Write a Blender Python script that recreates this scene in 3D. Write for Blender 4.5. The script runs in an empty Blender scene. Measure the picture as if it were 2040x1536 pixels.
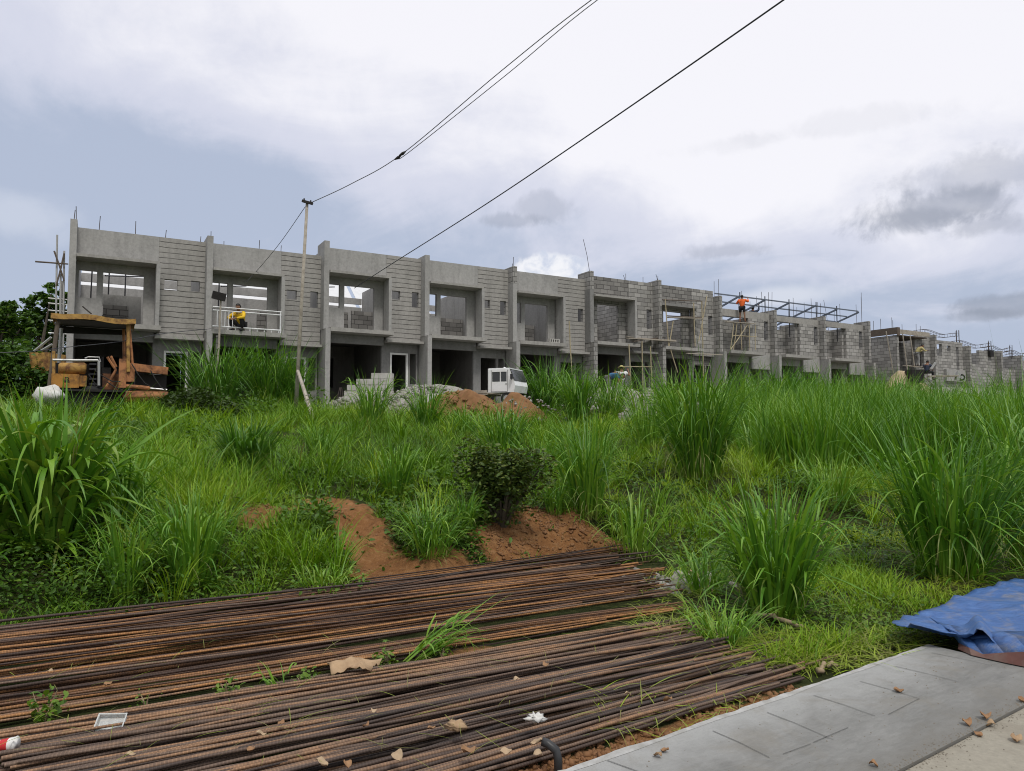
import bpy, math, random
import numpy as np
from mathutils import Vector, Matrix

C = bpy.context.scene.collection
R = math.radians
random.seed(7)
rng = np.random.default_rng(11)

# ------------------------------------------------------------------ camera, sky, sun, exposure
EYE = 1.6
F, PITCH = 1450.0, math.atan(87 / 1450)
cam_d = bpy.data.cameras.new('camera')
cam = bpy.data.objects.new('camera', cam_d); C.objects.link(cam)
cam.location = (0, 0, EYE)
cam.rotation_euler = (R(90) + PITCH, 0, 0)
cam_d.sensor_fit = 'HORIZONTAL'; cam_d.sensor_width = 36
cam_d.lens = 36 * F / 2040
cam_d.clip_start = 0.05; cam_d.clip_end = 3000
S = bpy.context.scene
S.camera = cam
S.view_settings.view_transform = 'Standard'
S.view_settings.look = 'None'
S.view_settings.exposure = 0.0
S.view_settings.gamma = 1.0
S.view_settings.use_curve_mapping = False
S.cycles.max_bounces = 6
S.cycles.transparent_max_bounces = 8
S.cycles.sample_clamp_indirect = 4
S.cycles.filter_width = 1.05

SUN_EL, SUN_AZ = 58, 160          # degrees; azimuth clockwise from the viewing direction (+Y)
sun_d = bpy.data.lights.new('sun', 'SUN'); sun_d.energy = 1.9; sun_d.angle = R(12); sun_d.color = (1, .965, .91)
sun = bpy.data.objects.new('sun', sun_d); C.objects.link(sun)
sun.rotation_euler = (R(90 - SUN_EL), 0, R(180 - SUN_AZ))

def pix_dir(u, v):
    a = (u - 1020) / F; b = (768 - v) / F
    c, s = math.cos(PITCH), math.sin(PITCH)
    return np.array([a, c - b * s, s + b * c])

def build_world():
    w = bpy.data.worlds.new('World'); S.world = w; w.use_nodes = True
    nt = w.node_tree; N = nt.nodes; L = nt.links; N.clear()
    out = N.new('ShaderNodeOutputWorld'); bg = N.new('ShaderNodeBackground'); L.new(bg.outputs[0], out.inputs[0])
    sky = N.new('ShaderNodeTexSky'); sky.sky_type = 'NISHITA'; sky.sun_disc = False
    sky.sun_elevation = R(SUN_EL); sky.sun_rotation = R(SUN_AZ); sky.dust_density = 2
    geo = N.new('ShaderNodeTexCoord')
    D = geo.outputs['Generated']
    def math_(op, a, b=None, c=None, clamp=False):
        n = N.new('ShaderNodeMath'); n.operation = op; n.use_clamp = clamp
        for k, x in enumerate((a, b, c)):
            if x is None: continue
            if isinstance(x, (int, float)): n.inputs[k].default_value = x
            else: L.new(x, n.inputs[k])
        return n.outputs[0]
    def vmath(op, a, b=None):
        n = N.new('ShaderNodeVectorMath'); n.operation = op
        for k, x in enumerate((a, b)):
            if x is None: continue
            if isinstance(x, tuple): n.inputs[k].default_value = x
            else: L.new(x, n.inputs[k])
        return n
    def smooth(x, lo, hi, a=0., b=1.):
        n = N.new('ShaderNodeMapRange'); n.interpolation_type = 'SMOOTHSTEP'
        L.new(x, n.inputs[0]); n.inputs[1].default_value = lo; n.inputs[2].default_value = hi
        n.inputs[3].default_value = a; n.inputs[4].default_value = b
        return n.outputs[0]
    def mix(f, a, b):
        n = N.new('ShaderNodeMix'); n.data_type = 'RGBA'
        if isinstance(f, (int, float)): n.inputs[0].default_value = f
        else: L.new(f, n.inputs[0])
        for k, x in ((6, a), (7, b)):
            if isinstance(x, tuple): n.inputs[k].default_value = (*x, 1)
            else: L.new(x, n.inputs[k])
        return n.outputs[2]
    sx = N.new('ShaderNodeSeparateXYZ'); L.new(D, sx.inputs[0])
    zc = math_('MAXIMUM', sx.outputs[2], 0.02)
    # cloud layer seen from below: direction projected on a plane overhead
    den = math_('ADD', zc, 0.16)
    cx = N.new('ShaderNodeCombineXYZ')
    L.new(math_('DIVIDE', sx.outputs[0], den), cx.inputs[0]); L.new(math_('DIVIDE', sx.outputs[1], den), cx.inputs[1])
    def noise(vec, scale, detail=5, rough=.5, dist=0., off=(0, 0, 0)):
        n = N.new('ShaderNodeTexNoise'); n.inputs['Scale'].default_value = scale; n.inputs['Detail'].default_value = detail
        n.inputs['Roughness'].default_value = rough; n.inputs['Distortion'].default_value = dist
        L.new(vmath('ADD', vec, off).outputs[0], n.inputs['Vector']); return n
    n1 = noise(cx.outputs[0], .55, 4, .45, .5, (3.1, 1.7, 0))
    n2 = noise(cx.outputs[0], 1.5, 8, .58, .6, (7.3, 2.2, 0))
    nf = noise(D, 13, 9, .62, .35, (4.3, 7.4, 1.2))
    n3 = noise(D, 9, 5, .6, .2, (1.3, .4, 2.2))
    def near(u, v, rx, ry, wob=.5, nz=None, edge=(1.0, .35), wob2=0.):
        d = pix_dir(u, v); d /= np.linalg.norm(d)
        side = np.cross(d, [0, 0, 1]); side /= np.linalg.norm(side); up = np.cross(side, d)
        a = math_('DIVIDE', vmath('DOT_PRODUCT', D, tuple(side)).outputs['Value'], rx / F)
        b = math_('DIVIDE', vmath('DOT_PRODUCT', D, tuple(up)).outputs['Value'], ry / F)
        r = math_('SQRT', math_('ADD', math_('MULTIPLY', a, a), math_('MULTIPLY', b, b)))
        fwd = math_('GREATER_THAN', vmath('DOT_PRODUCT', D, tuple(d)).outputs['Value'], 0)
        nn = (nz or n3).outputs[0]
        r = math_('ADD', r, math_('MULTIPLY', math_('SUBTRACT', nn, .5), wob * 2))
        if wob2: r = math_('ADD', r, math_('MULTIPLY', math_('SUBTRACT', n3.outputs[0], .5), wob2 * 2))
        return math_('MULTIPLY', smooth(r, edge[1], edge[0], 1, 0), fwd)
    blue_grey = (.475, .54, .685); pale = (.72, .74, .86); white = (.99, .98, 1.03)
    n0 = noise(D, 2.2, 4, .5, .3, (5, 2, 1))
    elev = smooth(sx.outputs[2], .02, .5)
    t = math_('ADD', math_('MULTIPLY', elev, .55), math_('MULTIPLY', math_('SUBTRACT', n1.outputs[0], .5), .9))
    t = math_('ADD', t, math_('MULTIPLY', near(1250, -60, 1050, 430, .45, n0, (1.25, .1)), .66))
    t = math_('ADD', t, math_('MULTIPLY', near(1700, 330, 700, 260, .5, n0, (1.2, .1)), .36))
    t = math_('SUBTRACT', t, math_('MULTIPLY', near(100, 340, 560, 200, .6, n0, (1.2, .1)), .34))
    t = math_('SUBTRACT', t, math_('MULTIPLY', near(500, 450, 500, 200, .4, n0, (1.2, .1)), .2))
    t = math_('ADD', t, math_('MULTIPLY', math_('SUBTRACT', n2.outputs[0], .5), 1.1))
    t = math_('ADD', t, math_('MULTIPLY', math_('SUBTRACT', nf.outputs[0], .5), .42))
    t = math_('SUBTRACT', t, math_('MULTIPLY', near(-60, 60, 620, 200, .5, n0, (1.2, .1)), .10))
    col = mix(smooth(t, .1, .55), blue_grey, pale)
    col = mix(smooth(t, .5, 1.05), col, white)
    # separate clouds low over the roofs
    puff = noise(D, 34, 6, .6, .3, (2, 9, 4))
    cum = near(1092, 538, 92, 40, .6, puff, (.95, .7))
    cumc = mix(smooth(puff.outputs[0], .35, .62), (.66, .71, .84), (.97, .97, 1.0))
    col = mix(cum, col, cumc)
    wisp = near(1560, 590, 130, 26, .5, n3, (1.0, .2)); col = mix(math_('MULTIPLY', wisp, .6), col, (.85, .87, .94))
    for (u, v, rx, ry, k) in ((1985, 345, 140, 50, .34), (1905, 412, 135, 40, .55), (1850, 438, 90, 26, .42), (1965, 450, 90, 26, .4), (1990, 608, 90, 22, .55), (1940, 630, 60, 14, .5), (1082, 412, 72, 32, .28), (1015, 440, 70, 16, .35), (1460, 500, 90, 20, .35), (1640, 255, 230, 26, .10), (1480, 285, 160, 22, .08)):
        m = near(u, v, rx, ry, 1.1, nf, (1.05, .4), 1.0)
        col = mix(math_('MULTIPLY', m, k), col, (.27, .30, .375))
    m = near(40, 430, 95, 55, .7, n3, (1.0, .4)); col = mix(math_('MULTIPLY', m, .5), col, (.72, .76, .86))
    # brighter overcast towards the zenith and behind the camera
    zen = smooth(sx.outputs[2], .5, .95, 0, 1)
    col = mix(zen, col, (1.3, 1.28, 1.27))
    back = smooth(sx.outputs[1], .05, -.6, 0, .8)
    col = mix(back, col, (.72, .71, .70))
    grd = smooth(sx.outputs[2], -.02, -.1, 0, 1)
    col = mix(grd, col, (.10, .11, .07))
    sk = vmath('SCALE', sky.outputs[0]); sk.inputs[3].default_value = .1
    col = mix(.92, sk.outputs[0], col)
    L.new(col, bg.inputs[0]); bg.inputs[1].default_value = 1.0
build_world()

# ------------------------------------------------------------------ materials
def newmat(name):
    m = bpy.data.materials.new(name); m.use_nodes = True
    nt = m.node_tree; b = nt.nodes['Principled BSDF']
    return m, nt, b
class NT:
    """small helper for node graphs"""
    def __init__(s, nt): s.nt = nt
    def n(s, t, **k):
        x = s.nt.nodes.new(t)
        for a, v in k.items(): setattr(x, a, v)
        return x
    def l(s, a, b): s.nt.links.new(a, b)
    def noise(s, vec, scale, detail=4, rough=.55, dist=0):
        x = s.n('ShaderNodeTexNoise'); x.inputs['Scale'].default_value = scale; x.inputs['Detail'].default_value = detail
        x.inputs['Roughness'].default_value = rough; x.inputs['Distortion'].default_value = dist
        if vec is not None: s.l(vec, x.inputs['Vector'])
        return x.outputs[0]
    def ramp(s, fac, pts):
        x = s.n('ShaderNodeValToRGB'); e = x.color_ramp.elements
        while len(e) < len(pts): e.new(.5)
        for el, (p, c) in zip(e, pts):
            el.position = p; el.color = (*c, 1) if len(c) == 3 else c
        s.l(fac, x.inputs[0]); return x.outputs[0]
    def mix(s, f, a, b, mode='MIX'):
        x = s.n('ShaderNodeMix', data_type='RGBA', blend_type=mode)
        for k, v in ((0, f), (6, a), (7, b)):
            if isinstance(v, (int, float)): x.inputs[k].default_value = v if k == 0 else (v, v, v, 1)
            elif isinstance(v, tuple): x.inputs[k].default_value = (*v, 1)
            else: s.l(v, x.inputs[k])
        return x.outputs[2]
    def math(s, op, a, b=0., clamp=False):
        x = s.n('ShaderNodeMath', operation=op, use_clamp=clamp)
        for k, v in ((0, a), (1, b)):
            if isinstance(v, (int, float)): x.inputs[k].default_value = v
            else: s.l(v, x.inputs[k])
        return x.outputs[0]
    def mapr(s, x_, a, b, c=0., d=1.):
        x = s.n('ShaderNodeMapRange'); s.l(x_, x.inputs[0])
        for k, v in enumerate((a, b, c, d)): x.inputs[k + 1].default_value = v
        return x.outputs[0]
    def mapping(s, vec, sc=(1, 1, 1), loc=(0, 0, 0)):
        x = s.n('ShaderNodeMapping'); x.inputs['Scale'].default_value = sc; x.inputs['Location'].default_value = loc
        s.l(vec, x.inputs['Vector']); return x.outputs[0]
    def bump(s, h, strength=.3, dist=.01, normal=None):
        x = s.n('ShaderNodeBump'); x.inputs['Strength'].default_value = strength; x.inputs['Distance'].default_value = dist
        s.l(h, x.inputs['Height'])
        if normal is not None: s.l(normal, x.inputs['Normal'])
        return x.outputs[0]
    def pos(s): return s.n('ShaderNodeNewGeometry').outputs['Position']
    def uv(s): return s.n('ShaderNodeUVMap', uv_map='UVMap').outputs[0]
    def obj(s): return s.n('ShaderNodeTexCoord').outputs['Object']
    def rnd(s): return s.n('ShaderNodeObjectInfo').outputs['Random']
    def attr(s, name): return s.n('ShaderNodeAttribute', attribute_name=name).outputs['Fac']

def mat_concrete(name, base=(.36, .345, .315), dark=(.20, .19, .172), pattern=None, contrast=1.0, light=None):
    """cast or plastered concrete; pattern 'block' (hollow blocks with open joints) or 'course' (long horizontal joints)"""
    m, nt, b = newmat(name); g = NT(nt)
    P = g.pos(); U = g.uv()
    stain = g.noise(P, .55, 6, .62, .6)
    streak = g.noise(g.mapping(P, (2.3, 2.3, .28)), 1.6, 4, .6)
    fine = g.noise(P, 11, 5, .65)
    light = light or tuple(min(1, c * 1.22) for c in base)
    col = g.ramp(stain, [(.30, dark), (.46, base), (.56, base), (.72, light)])
    blot = g.noise(P, 2.6, 7, .7, 1.2)
    col = g.mix(g.mapr(blot, .5, .66, 0, .55), col, tuple((a + b_) / 2 * .9 for a, b_ in zip(base, dark)))
    col = g.mix(g.mapr(streak, .47, .72, 0, .7 * contrast), col, tuple(c * .5 for c in base))
    col = g.mix(.45, col, g.ramp(fine, [(.3, tuple(c * .72 for c in base)), (.7, tuple(min(1, c * 1.25) for c in base))]))
    h = g.math('MULTIPLY', fine, .35)
    if pattern:
        br = g.n('ShaderNodeTexBrick')
        wob = g.noise(P, 2.2, 3)
        off = g.n('ShaderNodeCombineXYZ')
        g.l(g.math('MULTIPLY', g.math('SUBTRACT', wob, .5), .05), off.inputs[1])
        va = g.n('ShaderNodeVectorMath', operation='ADD'); g.l(U, va.inputs[0]); g.l(off.outputs[0], va.inputs[1])
        g.l(va.outputs[0], br.inputs['Vector'])
        br.inputs['Scale'].default_value = 1
        if pattern == 'block':
            br.inputs['Brick Width'].default_value = .42; br.inputs['Row Height'].default_value = .21
            br.inputs['Mortar Size'].default_value = .013; br.inputs['Bias'].default_value = -.05
            br.inputs['Color1'].default_value = (*[c * .6 for c in base], 1); br.inputs['Color2'].default_value = (*[min(1, c * 1.42) for c in base], 1)
            br.inputs['Mortar Smooth'].default_value = .35
            col = g.mix(.62, col, br.outputs[0])
            jf = g.math('MULTIPLY', br.outputs['Fac'], g.mapr(g.noise(P, 3.1, 3), .3, .62, .25, 1.))
            col = g.mix(jf, col, tuple(c * .30 for c in base))
        else:
            br.inputs['Brick Width'].default_value = 90; br.inputs['Row Height'].default_value = .19
            br.inputs['Mortar Size'].default_value = .015; br.inputs['Mortar Smooth'].default_value = .4
            jf = g.math('MULTIPLY', br.outputs['Fac'], g.mapr(g.noise(P, 1.7, 3), .35, .6, .6, 1.))
            col = g.mix(jf, col, tuple(c * .2 for c in base))
        h = g.math('SUBTRACT', h, g.math('MULTIPLY', br.outputs['Fac'], 1.0))
    g.l(col, b.inputs['Base Color']); b.inputs['Roughness'].default_value = .92
    b.inputs['Specular IOR Level'].default_value = .2
    g.l(g.bump(h, .6, .02), b.inputs['Normal'])
    return m

def mat_plain(name, col, rough=.7, var=.35, scale=8., metal=0., spec=.3, grime=None, gscale=2.5, gamt=.6, bump=.15):
    m, nt, b = newmat(name); g = NT(nt); P = g.pos()
    n = g.noise(P, scale, 5, .6)
    c = g.mix(n, tuple(x * (1 - var) for x in col), tuple(min(1, x * (1 + var)) for x in col))
    if grime:
        gn = g.noise(P, gscale, 6, .65, .4)
        c = g.mix(g.mapr(gn, .45, .65, 0, gamt), c, grime)
    g.l(c, b.inputs['Base Color']); b.inputs['Roughness'].default_value = rough; b.inputs['Metallic'].default_value = metal
    b.inputs['Specular IOR Level'].default_value = spec
    if bump: g.l(g.bump(n, bump, .01), b.inputs['Normal'])
    return m

def mat_grass(name, dark, mid, lite, tan=(.235, .175, .085), trans=.38, gloss=.3):
    m, nt, b = newmat(name); g = NT(nt)
    t = g.attr('tint')
    col = g.ramp(t, [(0., dark), (.38, mid), (.68, lite), (.86, tuple((a + c) / 2 for a, c in zip(lite, tan))), (1., tan)])
    col = g.mix(.25, col, g.mix(g.noise(g.pos(), 3.5, 3), tuple(x * .5 for x in mid), tuple(x * 1.5 for x in mid)))
    g.l(col, b.inputs['Base Color']); b.inputs['Roughness'].default_value = .5
    b.inputs['Specular IOR Level'].default_value = gloss
    tr = g.n('ShaderNodeBsdfTranslucent'); g.l(g.mix(1., col, (1.25, 1.2, .55), 'MULTIPLY'), tr.inputs[0])
    mx = g.n('ShaderNodeMixShader'); mx.inputs[0].default_value = trans
    g.l(b.outputs[0], mx.inputs[1]); g.l(tr.outputs[0], mx.inputs[2])
    g.l(mx.outputs[0], nt.nodes['Material Output'].inputs[0])
    return m

def mat_ground():
    m, nt, b = newmat('ground_soil'); g = NT(nt); P = g.pos()
    s = g.attr('soil')
    n1 = g.noise(P, 1.3, 6, .65); n2 = g.noise(P, 9, 6, .7); n3 = g.noise(P, 55, 4, .7)
    soil = g.ramp(n1, [(.3, (.13, .056, .022)), (.5, (.245, .118, .047)), (.72, (.40, .235, .112))])
    soil = g.mix(.5, soil, g.ramp(n2, [(.3, (.10, .042, .018)), (.55, (.26, .125, .05)), (.75, (.43, .27, .14))]))
    soil = g.mix(g.mapr(n3, .55, .7, 0, .3), soil, (.45, .31, .19))
    litter = g.ramp(n2, [(.3, (.018, .022, .008)), (.55, (.04, .05, .016)), (.75, (.11, .10, .04))])
    f = g.mapr(g.math('ADD', s, g.math('MULTIPLY', g.math('SUBTRACT', n2, .5), .7)), .35, .6)
    col = g.mix(f, litter, soil)
    grav = g.attr('gravel')
    col = g.mix(g.mapr(g.math('ADD', grav, g.math('MULTIPLY', g.math('SUBTRACT', n1, .5), .6)), .4, .65), col,
                g.ramp(n3, [(.3, (.17, .165, .15)), (.7, (.45, .44, .41))]))
    g.l(col, b.inputs['Base Color']); b.inputs['Roughness'].default_value = .95; b.inputs['Specular IOR Level'].default_value = .1
    h = g.math('ADD', n2, g.math('MULTIPLY', n3, .35))
    g.l(g.bump(h, 1., .05), b.inputs['Normal'])
    return m

def mat_rust(name, cols, lo=.0):
    m, nt, b = newmat(name); g = NT(nt); P = g.pos(); r = g.rnd()
    ln = g.attr('along')
    n1 = g.noise(P, 1.7, 5, .65); n2 = g.noise(P, 24, 4, .7)
    f = g.math('ADD', g.math('MULTIPLY', r, .78), g.math('MULTIPLY', n1, .55))
    col = g.ramp(f, [(.22, cols[0]), (.55, cols[1]), (.80, cols[2]), (1.08 - .08, cols[3])])
    col = g.mix(g.mapr(n2, .42, .66, 0, .55), col, cols[1])
    # rolled ribs every 17 mm along the bar
    rib = g.math('SINE', g.math('MULTIPLY', ln, 2 * math.pi / .017))
    rb = g.mapr(rib, -.4, .7)
    col = g.mix(g.math('MULTIPLY', g.math('SUBTRACT', 1., rb), .24), col, tuple(x * .25 for x in cols[0]))
    g.l(col, b.inputs['Base Color']); b.inputs['Roughness'].default_value = .62; b.inputs['Metallic'].default_value = .25
    b.inputs['Specular IOR Level'].default_value = .35
    g.l(g.bump(g.math('ADD', rb, g.math('MULTIPLY', n2, .6)), .5, .002), b.inputs['Normal'])
    return m

def mat_pavement():
    m, nt, b = newmat('pavement_cement'); g = NT(nt); O = g.obj(); P = g.pos()
    n1 = g.noise(g.mapping(O, (.9, 1.6, 1)), 1.6, 8, .68, .9); n2 = g.noise(g.mapping(O, (.9, 3.2, 1)), 9, 7, .72, .5); n3 = g.noise(O, 70, 6, .8)
    col = g.ramp(n1, [(.32, (.115, .114, .107)), (.5, (.175, .175, .167)), (.68, (.245, .246, .238))])
    col = g.mix(.4, col, g.ramp(n2, [(.3, (.115, .115, .108)), (.7, (.255, .254, .244))]))
    sx = g.n('ShaderNodeSeparateXYZ'); g.l(O, sx.inputs[0])
    # dry whitish cement along the outer edge, fresh strip towards the road
    edge = g.math('ADD', sx.outputs[1], g.math('MULTIPLY', g.math('SUBTRACT', g.noise(O, 3.2, 5, .65, 1.), .5), .55))
    col = g.mix(g.mapr(edge, -.42, -.06, 0, .6), col, (.37, .375, .37))
    dirt = g.noise(O, 2.1, 6, .7, .8)
    col = g.mix(g.mapr(dirt, .52, .7, 0, .45), col, (.17, .15, .115))
    inner = g.math('ADD', g.math('MULTIPLY', sx.outputs[1], -1.), g.math('MULTIPLY', g.math('SUBTRACT', dirt, .5), .5))
    col = g.mix(g.mapr(inner, .62, .88, 0, .65), col, (.13, .122, .105))
    col = g.mix(g.mapr(n3, .5, .72, 0, .3), col, (.11, .11, .104))
    g.l(col, b.inputs['Base Color'])
    g.l(g.mapr(n1, .3, .7, .5, .8), b.inputs['Roughness'])
    g.l(g.bump(g.math('ADD', n2, g.math('MULTIPLY', n3, .8)), .5, .008), b.inputs['Normal'])
    return m

M = {}
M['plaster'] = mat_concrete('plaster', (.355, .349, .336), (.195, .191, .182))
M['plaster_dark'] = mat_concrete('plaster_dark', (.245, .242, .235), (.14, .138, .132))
M['raw_shaded'] = mat_concrete('raw_wall_painted_shade', (.16, .153, .143), (.085, .081, .075))  # bare interior concrete, darkened to paint in the porch shade
M['course'] = mat_concrete('block_courses', (.34, .328, .308), (.19, .183, .171), 'course')
M['block'] = mat_concrete('hollow_block', (.33, .32, .303), (.16, .154, .145), 'block')
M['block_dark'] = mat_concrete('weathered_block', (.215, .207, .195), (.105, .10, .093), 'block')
M['slab'] = mat_concrete('cast_slab', (.345, .334, .312), (.20, .193, .18))
M['white_frame'] = mat_plain('white_frame', (.78, .78, .76), .5, .1, 5)
M['white_paint'] = mat_plain('white_paint', (.78, .79, .80), .4, .06, 5, grime=(.5, .48, .44), gamt=.35)
M['steel_blue'] = mat_plain('primed_steel', (.15, .175, .215), .5, .25, 6, .3)
M['steel_dark'] = mat_plain('dark_steel', (.045, .045, .05), .6, .3, 8, .3)
M['rebar_thin'] = mat_plain('thin_bar', (.07, .055, .05), .7, .3, 8)
M['added_bright_sheet'] = mat_plain('added_pale_sheet', (.62, .63, .65), .5, .15, 6)  # for the added sheets that catch sky light behind the openings
M['wood'] = mat_plain('weathered_wood', (.37, .335, .28), .85, .3, 14, grime=(.18, .15, .12), gscale=6)
M['wood_dark'] = mat_plain('dark_wood', (.12, .095, .075), .85, .4, 12)
M['wood_red'] = mat_plain('red_ply', (.33, .14, .07), .8, .3, 9)
M['bamboo'] = mat_plain('bamboo', (.42, .36, .24), .6, .25, 12, grime=(.22, .18, .11), gscale=5)
M['cable'] = mat_plain('cable_sheath', (.045, .047, .055), .5, .2, 6)
M['cable_grey'] = mat_plain('grey_cable', (.17, .17, .19), .5, .2, 6)
M['yellow'] = mat_plain('yellow_paint', (.40, .19, .04), .7, .3, 6, grime=(.085, .045, .024), gscale=3.6, gamt=1.)
M['yellow_pale'] = mat_plain('faded_yellow', (.44, .26, .075), .7, .25, 7, grime=(.14, .065, .03), gscale=4, gamt=1.)
M['orange'] = mat_plain('orange_paint', (.40, .175, .075), .7, .25, 7, grime=(.10, .045, .025), gscale=3.6, gamt=1.)
M['rust_panel'] = mat_plain('rusted_panel', (.17, .075, .035), .8, .35, 7, grime=(.05, .028, .02), gscale=4, gamt=1.)
M['black_grease_and_shade'] = mat_plain('black_grease_and_shade', (.018, .016, .015), .6, .5, 9)  # black greasy parts, and the shade painted under the canopy
M['chrome'] = mat_plain('bare_steel', (.62, .62, .62), .3, .1, 5, .8)
M['galv'] = mat_plain('galvanised_pipe', (.42, .42, .41), .5, .2, 8, .4)
M['glass_dark'] = mat_plain('dark_glass', (.03, .033, .035), .12, .2, 4, 0, .6, bump=0)
M['rubber'] = mat_plain('rubber', (.025, .025, .025), .85, .3, 10)
M['rubble'] = mat_plain('rubble_stone', (.30, .29, .27), .95, .4, 7, grime=(.19, .16, .13), gscale=2, bump=.8)
M['red_soil'] = mat_plain('red_soil', (.225, .12, .056), .95, .4, 6, grime=(.15, .065, .03), gscale=2.2, bump=.8)
M['sand'] = mat_plain('sand', (.42, .33, .22), .95, .25, 9, bump=.6)
M['block_piece'] = mat_plain('loose_block', (.45, .44, .415), .92, .25, 9, grime=(.3, .28, .25), gscale=4)
M['dry_leaf'] = mat_plain('dry_leaf', (.27, .155, .08), .8, .4, 30, grime=(.2, .1, .05), gscale=18)
M['pale_leaf'] = mat_plain('pale_dry_leaf', (.38, .28, .18), .8, .3, 30)
M['card'] = mat_plain('cardboard', (.36, .25, .15), .85, .3, 14, grime=(.19, .11, .06), gscale=9)
M['bark'] = mat_plain('bark', (.10, .085, .065), .9, .4, 10)
M['twig'] = mat_plain('dry_twig', (.30, .23, .15), .9, .35, 16)
M['skin'] = mat_plain('skin', (.22, .115, .07), .55, .1, 10, bump=0)
M['hair'] = mat_plain('black_hair', (.012, .011, .010), .5, .2, 20)
M['sack'] = mat_plain('white_sack', (.62, .62, .60), .8, .15, 10, grime=(.4, .38, .33))
M['pipe_black'] = mat_plain('black_pipe', (.035, .036, .038), .4, .3, 12)
for nm, cl in (('cloth_yellow', (.72, .46, .03)), ('cloth_orange', (.75, .14, .03)), ('cloth_navy', (.035, .045, .075)), ('cloth_khaki', (.42, .37, .17)),
               ('cloth_grey', (.22, .22, .22)), ('cloth_black', (.018, .018, .020)), ('cloth_blue', (.06, .16, .30)), ('cloth_white', (.62, .63, .62)), ('cloth_steelblue', (.20, .30, .42))):
    M[nm] = mat_plain(nm, cl, .85, .2, 14)
M['grass'] = mat_grass('grass_blades', (.024, .070, .006), (.125, .27, .010), (.33, .45, .024), trans=.28)
M['cane'] = mat_grass('cane_grass_blades', (.018, .062, .009), (.088, .235, .016), (.245, .42, .036), trans=.26, gloss=.55)
M['weed'] = mat_grass('weed_leaves', (.022, .058, .009), (.07, .155, .014), (.16, .25, .026), trans=.24)
M['shrub'] = mat_grass('shrub_leaves', (.024, .046, .010), (.06, .105, .018), (.17, .22, .042), trans=.22)
M['tree'] = mat_grass('tree_leaves', (.02, .055, .010), (.06, .135, .020), (.15, .27, .04), trans=.28)
M['ground'] = mat_ground()
M['rust_orange'] = mat_rust('rusty_bar_orange', [(.030, .021, .018), (.085, .05, .036), (.185, .098, .055), (.42, .205, .075)])
M['rust_grey'] = mat_rust('rusty_bar_grey', [(.034, .029, .028), (.095, .066, .053), (.19, .13, .095), (.33, .19, .105)])
M['pavement'] = mat_pavement()

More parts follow.
